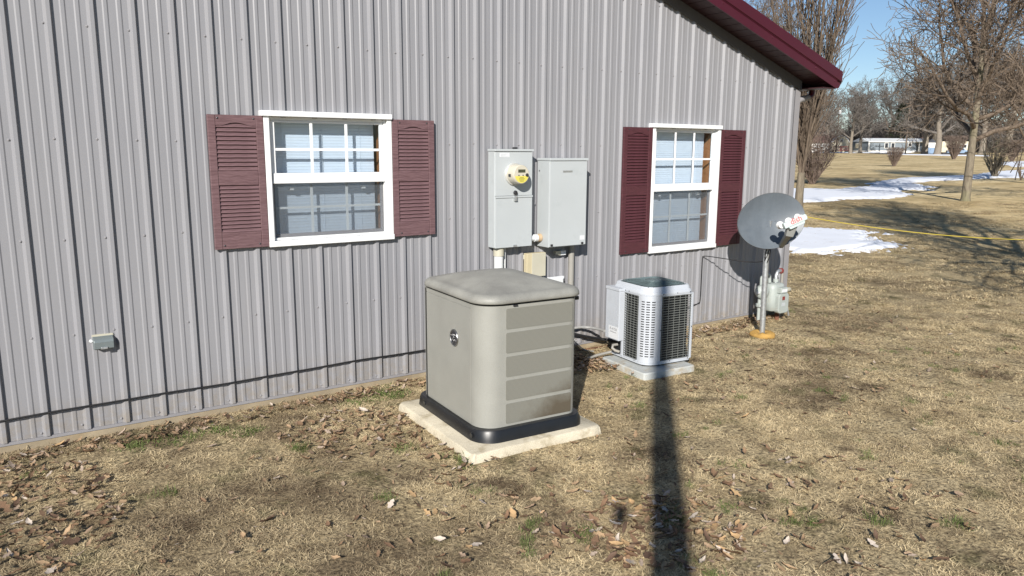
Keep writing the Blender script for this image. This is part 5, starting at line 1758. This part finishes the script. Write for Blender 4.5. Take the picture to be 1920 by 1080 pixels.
for i in range(14):
    x = -1.7 + i * 0.26
    if abs(x) > 0.1:
        MB().box(x - 0.04, x + 0.04, 0.0, 0.05, 0.66, 1.48).build('baluster', M['deck_red'], Dk)
MB().box(-1.9, 1.9, -0.02, 0.09, 1.485, 1.60).build('rail', M['deck_red'], Dk)

Sh = home_frame('storage_shed', 'small blue and white shed with dark roof between the stout trees', 'shed', 62.77, 196, 8)
MB().box(-0.75, 0.75, 0, 2.5, 0, 1.35).build('lower_wall', M['truck_blue'], Sh)
MB().box(-0.75, 0.75, 0, 2.5, 1.355, 2.5).build('upper_wall', M['home_white'], Sh)
MB().prism([(-0.95, 2.5), (0, 3.3), (0.95, 2.5)], -0.1, 2.6).build('roof', M['roof_dark'], Sh)
MB().box(-0.5, 0.5, -0.05, -0.004, 1.5, 2.3).build('door_panel', M['roof_white'], Sh)
Ct = home_frame('cream_trailer', 'cream trailer right of the stout roadside trees', 'trailer', 63.35, 186, 15)
MB().box(0, 6.0, 0, 2.6, 0.4, 2.7).build('body', M['home_cream'], Ct, bevel=0.15)
MB().box(0.3, 5.7, 0.1, 2.5, 0.1, 0.395).build('chassis', M['roof_dark'], Ct)
add_window(Ct, 4.2, 1.4, 0.9, 0.6)
for x in (2.4, 3.3):
    MB().lathe([(0.34, 0), (0.34, 0.22)], 14, Matrix.Translation((x, 0.05, 0.34)) @ Matrix.Rotation(R(90), 4, 'X')).build('wheel', M['black_plastic'], Ct)
Ch = home_frame('blue_car', 'dark blue car parked right of the cream trailer', 'car', 64.35, 182, 10)
prof = [(-2.1, 0.35), (2.1, 0.35), (2.15, 0.8), (1.2, 0.95), (0.7, 1.45), (-1.0, 1.45), (-1.6, 0.95), (-2.15, 0.85)]
MB().prism(prof, 0, 1.7).build('body', M['truck_blue'], Ch, bevel=0.08)
for x in (-1.3, 1.3):
    MB().lathe([(0.32, 0), (0.32, 0.22)], 14, Matrix.Translation((x, 0.12, 0.32)) @ Matrix.Rotation(R(90), 4, 'X')).build('wheel', M['black_plastic'], Ch)
MB().prism([(-0.95, 0.95), (0.95, 0.95), (0.62, 1.38), (-0.92, 1.38)], -0.02, -0.002).build('side_window', M['pane_dark'], Ch)
Br = home_frame('brown_roof_house', 'house with a dark brown roof behind the blue-grey mobile home', 'house', 60.7, 262, 10)
MB().box(-8, 9, 0, 8, 0, 2.4).build('wall', M['home_cream'], Br)
MB().prism([(-0.5, 2.4), (4, 4.4), (8.5, 2.4)], -8.5, 9.5, axis='x').build('roof', M['roof_brown'], Br)
MB().box(3.0, 3.8, 3.2, 4.2, 4.1, 5.4).build('chimney', M['home_white'], Br)

def utility_pole(label, x, y, h, r, arm, box=None, group='utility poles'):
    p = thing('utility_pole', label, 'utility pole', (x, y, gz(x, y)), R(-30), group)
    MB().tube([(0, 0, -0.3), (0, 0, h)], [r, r * 0.72], 14).build('pole', M['pole_wood'], p, smooth=60)
    if arm:
        MB().box(-1.1, 1.1, -r * 0.9 - 0.1, -r * 0.9, h - 0.6, h - 0.45).build('crossarm', M['pole_wood'], p)
        for q in (-0.95, 0.95):
            MB().lathe([(0.05, 0), (0.07, 0.06), (0.03, 0.16)], 8, Matrix.Translation((q, -r * 0.9 - 0.05, h - 0.45))).build('insulator', M['label_white'], p)
    if box:
        MB().lathe([(0.28, 0), (0.30, 0.1), (0.30, 0.85), (0.2, 0.95)], 14, Matrix.Translation((0, -0.5, h * box))).build('transformer', M['label_white'], p, smooth=40)
    return p
x, y = polar(57.03, 205)
utility_pole('slim utility pole with a white can in front of the barn', x, y, 11.0, 0.16, True, 0.84)
x, y = polar(61.28, 196)
utility_pole('dark utility pole before the porch of the mobile home', x, y, 12.5, 0.17, True)

# the pole that throws the broad shadow: it stands in the yard behind the viewpoint, with a small box added to cast the drone's shadow
P2 = thing('utility_pole', 'wooden utility pole in the near yard throwing the broad dark shadow', 'utility pole', (-1.985, -7.725, 0), 0, 'utility poles')
MB().tube([(0, 0, -0.3), (0, 0, 2.9), (0, 0, 4.2), (0, 0, 6.0)], [0.112, 0.104, 0.088, 0.038], 16).build('pole', M['pole_wood'], P2, smooth=60)
MB().box(-0.205, -0.145, 0.150, 0.205, 3.32, 3.43).build('shadow_caster', M['enclosure'], P2, bevel=0.008)  # unseen box, added so its shadow stands in for the drone's
MB().tube([(-0.05, 0.06, 3.30), (-0.11, 0.115, 3.36), (-0.17, 0.175, 3.38)], 0.006, 6).build('bracket', M['galv'], P2)  # thin arm added to carry the shadow-casting box

# ------------------------------------------------------------------ grass and leaves
def blade_tuft(seed, n, rad, h, w_, flat):
    rg = random.Random(seed)
    mb = MB()
    for _ in range(n):
        a = rg.uniform(0, 6.28)
        rr = rad * math.sqrt(rg.random())
        p = Vector((rr * math.cos(a), rr * math.sin(a), -0.004))
        az = rg.uniform(0, 6.28)
        L = h * rg.uniform(0.5, 1.3)
        el = R(rg.uniform(4, flat))
        d = Vector((math.cos(az) * math.cos(el), math.sin(az) * math.cos(el), math.sin(el)))
        s_ = Vector((-math.sin(az), math.cos(az), rg.uniform(-.5, .5))).normalized() * w_ * rg.uniform(.6, 1.3) * .5
        m1 = p + d * (L * 0.5) + Vector((rg.gauss(0, .12), rg.gauss(0, .12), 0.10)) * L * .5
        e = p + d * L + Vector((rg.gauss(0, .25), rg.gauss(0, .25), -0.18)) * L
        e.z = max(e.z, 0.002)
        mb.add([p - s_, p + s_, m1 + s_ * .9, m1 - s_ * .9, e], [(0, 1, 2, 3), (3, 2, 4)])
    return mb

def leaf_mb(seed, curl, lobes=True):
    """a curled dry leaf, about 1 long, lying roughly flat"""
    rg = random.Random(seed)
    mb = MB()
    n = 7
    for i in range(n):
        t_ = i / (n - 1)
        wv_ = 0.19 * math.sin(PI * min(1, t_ * 0.95 + 0.03)) ** 0.8
        if lobes and i % 2 == 1:
            wv_ *= 1.45
        elif lobes:
            wv_ *= 0.85
        x = t_ - 0.5
        zc = curl * (0.55 * (t_ - 0.45) ** 2) + rg.uniform(0, .04)
        for k in (-1, 0, 1):
            mb.v.append((x + (0.05 if k else 0) + rg.uniform(-.03, .03), k * wv_ * rg.uniform(.6, 1.25), zc + abs(k) * curl * rg.uniform(0.10, 0.24)))
    for i in range(n - 1):
        for k in range(2):
            a = i * 3 + k
            mb.f.append((a, a + 1, a + 4, a + 3))
    return mb

def scatter(name, pts, rots, scls, tints, idxs, protos):
    me = bpy.data.meshes.new(name)
    me.from_pydata(pts, [], [])
    a = me.attributes.new('rot', 'FLOAT_VECTOR', 'POINT')
    a.data.foreach_set('vector', np.array(rots, 'f').ravel())
    a = me.attributes.new('scl', 'FLOAT', 'POINT')
    a.data.foreach_set('value', np.array(scls, 'f'))
    a = me.attributes.new('tint', 'FLOAT', 'POINT')
    a.data.foreach_set('value', np.array(tints, 'f'))
    a = me.attributes.new('idx', 'INT', 'POINT')
    a.data.foreach_set('value', np.array(idxs, 'i'))
    o = bpy.data.objects.new(name, me)
    col.objects.link(o)
    o['kind'] = 'stuff'
    pc = bpy.data.collections.new(name + '_kinds')
    for i, pmesh in enumerate(protos):
        pc.objects.link(bpy.data.objects.new(name + '_kind_%02d' % i, pmesh))
    ng = bpy.data.node_groups.new(name, 'GeometryNodeTree')
    ng.interface.new_socket('Geometry', in_out='INPUT', socket_type='NodeSocketGeometry')
    ng.interface.new_socket('Geometry', in_out='OUTPUT', socket_type='NodeSocketGeometry')
    N = ng.nodes
    gi, go = N.new('NodeGroupInput'), N.new('NodeGroupOutput')
    iop = N.new('GeometryNodeInstanceOnPoints')
    ci = N.new('GeometryNodeCollectionInfo')
    ci.inputs['Collection'].default_value = pc
    ci.inputs['Separate Children'].default_value = True
    ci.inputs['Reset Children'].default_value = True
    iop.inputs['Pick Instance'].default_value = True
    def na(nm, ty):
        x = N.new('GeometryNodeInputNamedAttribute')
        x.data_type = ty
        x.inputs['Name'].default_value = nm
        return x.outputs['Attribute']
    L = ng.links
    L.new(gi.outputs[0], iop.inputs['Points'])
    L.new(ci.outputs[0], iop.inputs['Instance'])
    L.new(na('idx', 'INT'), iop.inputs['Instance Index'])
    L.new(na('rot', 'FLOAT_VECTOR'), iop.inputs['Rotation'])
    L.new(na('scl', 'FLOAT'), iop.inputs['Scale'])
    L.new(iop.outputs[0], go.inputs[0])
    md = o.modifiers.new('scatter', 'NODES')
    md.node_group = ng
    return o

camp = Vector((0.0, -5.43826, 1.87588))
def in_view(x, y, z=0.0, pad_=0.08):
    v = Vector((x, y, z)) - camp
    zf = v.dot(Fv)
    if zf < 0.5:
        return None
    u, w_ = v.dot(Rv) / zf * 1421.47 / 960, v.dot(Uv) / zf * 1421.47 / 540
    if abs(u) > 1 + pad_ or w_ < -1 - 2 * pad_ or w_ > 1:
        return None
    return zf
gpi = (g0.inverted(),)
def blocked(x, y, mg=0.0):
    if x < WX1 + mg and y > -0.015 - mg:
        return True
    p = gpi[0] @ Vector((x, y, 0))
    if abs(p.x) < 0.50 + mg and abs(p.y) < 0.575 + mg:
        return True
    p = Vector((x - 4.623, y + 0.783))
    if abs(p.x) < 0.29 + mg and abs(p.y) < 0.30 + mg:
        return True
    return False

rs = np.random.RandomState(5)
protos = [blade_tuft(100 + i, 92, 0.088, 0.040, 0.0023, 30).mesh('dry_tuft', M['blade']) for i in range(7)]
far_protos = [blade_tuft(200 + i, 60, 0.20, 0.070, 0.0065, 36).mesh('dry_tuft_far', M['blade']) for i in range(4)]
pts, rots, scls, tints, idx = [], [], [], [], []
def fill(x0, x1, y0, y1, dens_, dmin, dmax, kinds, sc):
    n = int((x1 - x0) * (y1 - y0) * dens_)
    X = rs.uniform(x0, x1, n)
    Y = rs.uniform(y0, y1, n)
    for x, y in zip(X, Y):
        zf = in_view(x, y)
        if zf is None or not (dmin <= zf < dmax) or blocked(x, y):
            continue
        # bare thatchy spots
        b = mnoise.noise((x * 1.5, y * 1.5, 11)) + 0.9 * mnoise.noise((x * 8, y * 8, 4))
        if b < -0.10 and rs.rand() < 0.72:
            continue
        pts.append((x, y, gz(x, y) + 0.010 * mnoise.noise((x * 1.3, y * 1.3, 3)) + 0.002))
        rots.append((rs.uniform(-.12, .12), rs.uniform(-.12, .12), rs.uniform(0, 6.28)))
        scls.append(sc * rs.uniform(0.75, 1.25) * (1.12 if b > 0.2 else 0.92))
        tints.append(rs.rand())
        idx.append(kinds[rs.randint(len(kinds))])
fill(-1.5, 10.5, -6.0, 4.0, 210, 0.5, 6.2, list(range(7)), 1.0)
fill(-1.5, 14, -8.0, 6.0, 105, 6.2, 9.5, list(range(7)), 1.15)
fill(3, 24, -10.0, 10.0, 40, 9.5, 16.0, [7, 8, 9, 10], 0.8)
fill(8, 40, -14.0, 16.0, 14, 16.0, 26.0, [7, 8, 9, 10], 1.0)
for _ in range(900):                        # taller fringe along the foot of the wall
    x, y = rs.uniform(-0.5, 7.5), -0.02 - abs(rs.normal(0, 0.05))
    if x > 0.25 or rs.rand() < 0.35:
        pts.append((x, y - 0.01, gz(x, y) + 0.004))
        rots.append((rs.uniform(-.15, .15), rs.uniform(-.15, .15), rs.uniform(0, 6.28)))
        scls.append(rs.uniform(0.8, 1.5))
        tints.append(rs.rand() * 0.7)
        idx.append(rs.randint(7))
scatter('dry_grass', pts, rots, scls, tints, idx, protos + far_protos)

# green tufts and weeds
gprotos = [blade_tuft(300 + i, 34, 0.05, 0.075, 0.0030, 75).mesh('green_tuft', M['green']) for i in range(3)]
gprotos += [blade_tuft(310 + i, 60, 0.09, 0.035, 0.0055, 55).mesh('clover_tuft', M['green']) for i in range(2)]
pts, rots, scls, tints, idx = [], [], [], [], []
def green(x, y, n, rad, kinds, s0):
    for _ in range(n):
        a, r_ = rs.uniform(0, 6.28), rad * math.sqrt(rs.rand())
        q = (x + r_ * math.cos(a), y + r_ * math.sin(a))
        if blocked(*q):
            continue
        pts.append((q[0], q[1], gz(*q) + 0.004))
        rots.append((0, 0, rs.uniform(0, 6.28)))
        scls.append(s0 * rs.uniform(.6, 1.2))
        tints.append(rs.rand())
        idx.append(kinds[rs.randint(len(kinds))])
for x, y, n_, r_ in ((2.36, -0.16, 26, 0.20), (2.15, -0.22, 10, 0.14), (0.85, -0.30, 6, .12), (1.05, -0.35, 5, .1), (1.25, -0.45, 6, .12), (0.6, -0.30, 6, .1)):
    green(x, y, n_, r_, [3, 4], 0.9)
for x, y in ((1.469, -0.961), (1.62, -1.9), (1.95, -2.72), (2.25, -2.78), (2.1, -2.55), (0.62, -1.15), (3.25, -3.3), (3.6, -3.5), (2.5, -3.35), (2.75, -2.95), (3.9, -3.75), (2.0, -1.3), (2.2, -1.6)):
    green(x, y, 4, 0.07, [0, 1, 2], 0.8)
for _ in range(150):
    x, y = rs.uniform(-0.4, 8), rs.uniform(-4.4, 0)
    if in_view(x, y) and mnoise.noise((x * 1.1, y * 1.1, 6)) + (0.35 if x > 3.3 else 0) > 0.12:
        green(x, y, rs.randint(1, 4), 0.10, [0, 1, 2, 3], 0.62)
scatter('green_grass', pts, rots, scls, tints, idx, gprotos)

# leaves: zones (x, y, radius x, radius y, count)
zones = [('corner', 0.02, -1.05, 0.42, 0.75, 330), ('pole', 2.58, -2.98, 0.42, 0.38, 230), ('gap', 3.72, -0.32, 0.62, 0.30, 420), ('gap', 4.20, -0.50, 0.20, 0.28, 150),
         ('wall', 0.9, -0.16, 1.3, 0.13, 200), ('wall', 2.3, -0.13, 0.6, 0.12, 110), ('strip', 1.85, -0.85, 0.50, 0.45, 240), ('strip', 2.12, -1.55, 0.35, 0.35, 60), ('wall', 6.0, -0.22, 0.95, 0.13, 190), ('wall', 7.0, -0.12, 0.3, 0.1, 60),
         ('strip', 1.7, -2.2, 0.5, 0.5, 35), ('lawn', 3.5, -3.3, 0.9, 0.6, 120), ('lawn', 5.2, -2.2, 2.2, 1.4, 120), ('lawn', 1.2, -1.6, 1.4, 1.2, 75), ('lawn', 3.6, -2.0, 1.0, 1.0, 40), ('lawn', 7.5, -1.5, 3.0, 2.0, 110),
         ('strip', 3.15, -2.85, 0.5, 0.4, 60), ('pole', 2.3, -2.6, 0.6, 0.4, 70)]
lab = {'corner': 'curled brown leaf in the drift by the left end of the wall', 'pole': 'dry leaf lying in or beside the broad pole shadow',
       'gap': 'dry leaf in the heap between the generator and the condenser', 'wall': 'dry leaf lying along the foot of the wall',
       'strip': 'brown leaf on the lawn near the generator slab', 'lawn': 'dry leaf scattered on the open lawn'}
leaves = []
for zn, x, y, rx, ry, n in zones:
    for _ in range(n):
        a = rs.uniform(0, 6.28)
        r_ = rs.rand() ** 0.5
        q = (x + rx * r_ * math.cos(a), y + ry * r_ * math.sin(a))
        zf = in_view(*q)
        if zf is None or blocked(*q, 0.015):
            continue
        s_ = rs.uniform(0.030, 0.068) * (1.3 if rs.rand() < 0.10 else 1) * (1.2 if zn == 'pole' else 1)
        leaves.append((s_ / zf, q[0], q[1], s_, zn, zf))
leaves.sort(reverse=True)
leaf_me = [[leaf_mb(50 + i, (0.30, 0.6, 0.12, 0.85, 0.4)[i], i % 2 == 0).mesh('fallen_leaf', lm, smooth=180) for lm in LEAF] for i in range(5)]
pts, rots, scls, tints, idx = [], [], [], [], []
for i, (_, x, y, s_, zn, zf) in enumerate(leaves):
    pile = 0.02 * rs.rand() + (0.03 * rs.rand() if zn in ('gap', 'corner') else 0)
    loc = (x, y, gz(x, y) + 0.010 + pile)
    rot = (rs.normal(0, .28), rs.normal(0, .28), rs.uniform(0, 6.28))
    if i < 280:
        o = bpy.data.objects.new('fallen_leaf', leaf_me[rs.randint(5)][rs.choice([0, 1, 1, 2, 3, 4])])
        col.objects.link(o)
        o.location = loc
        o.rotation_euler = rot
        o.scale = (s_, s_ * rs.uniform(.8, 1.2), s_)
        tag(o, lab[zn], 'leaf', 'fallen leaves: ' + zn)
    else:
        pts.append(loc)
        rots.append(rot)
        scls.append(s_)
        tints.append(rs.rand())
        idx.append(rs.randint(5))
for _ in range(4200):                       # crumbled leaf and stem scraps over the whole lawn
    x, y = rs.uniform(-0.6, 9.0), rs.uniform(-4.6, -0.03)
    if in_view(x, y) is None or blocked(x, y):
        continue
    if mnoise.noise((x * 0.9, y * 0.9, 21)) + 0.5 * mnoise.noise((x * 4, y * 4, 2)) < -0.05:
        continue
    pts.append((x, y, gz(x, y) + 0.008 + 0.012 * rs.rand()))
    rots.append((rs.normal(0, .3), rs.normal(0, .3), rs.uniform(0, 6.28)))
    scls.append(rs.uniform(0.010, 0.030))
    tints.append(rs.rand() ** 1.5)
    idx.append(rs.randint(5))
lp = [leaf_mb(50 + i, (0.30, 0.6, 0.12, 0.85, 0.4)[i], i % 2 == 0).mesh('litter_leaf', M['litter'], smooth=180) for i in range(5)]
scatter('leaf_litter', pts, rots, scls, tints, idx, lp)
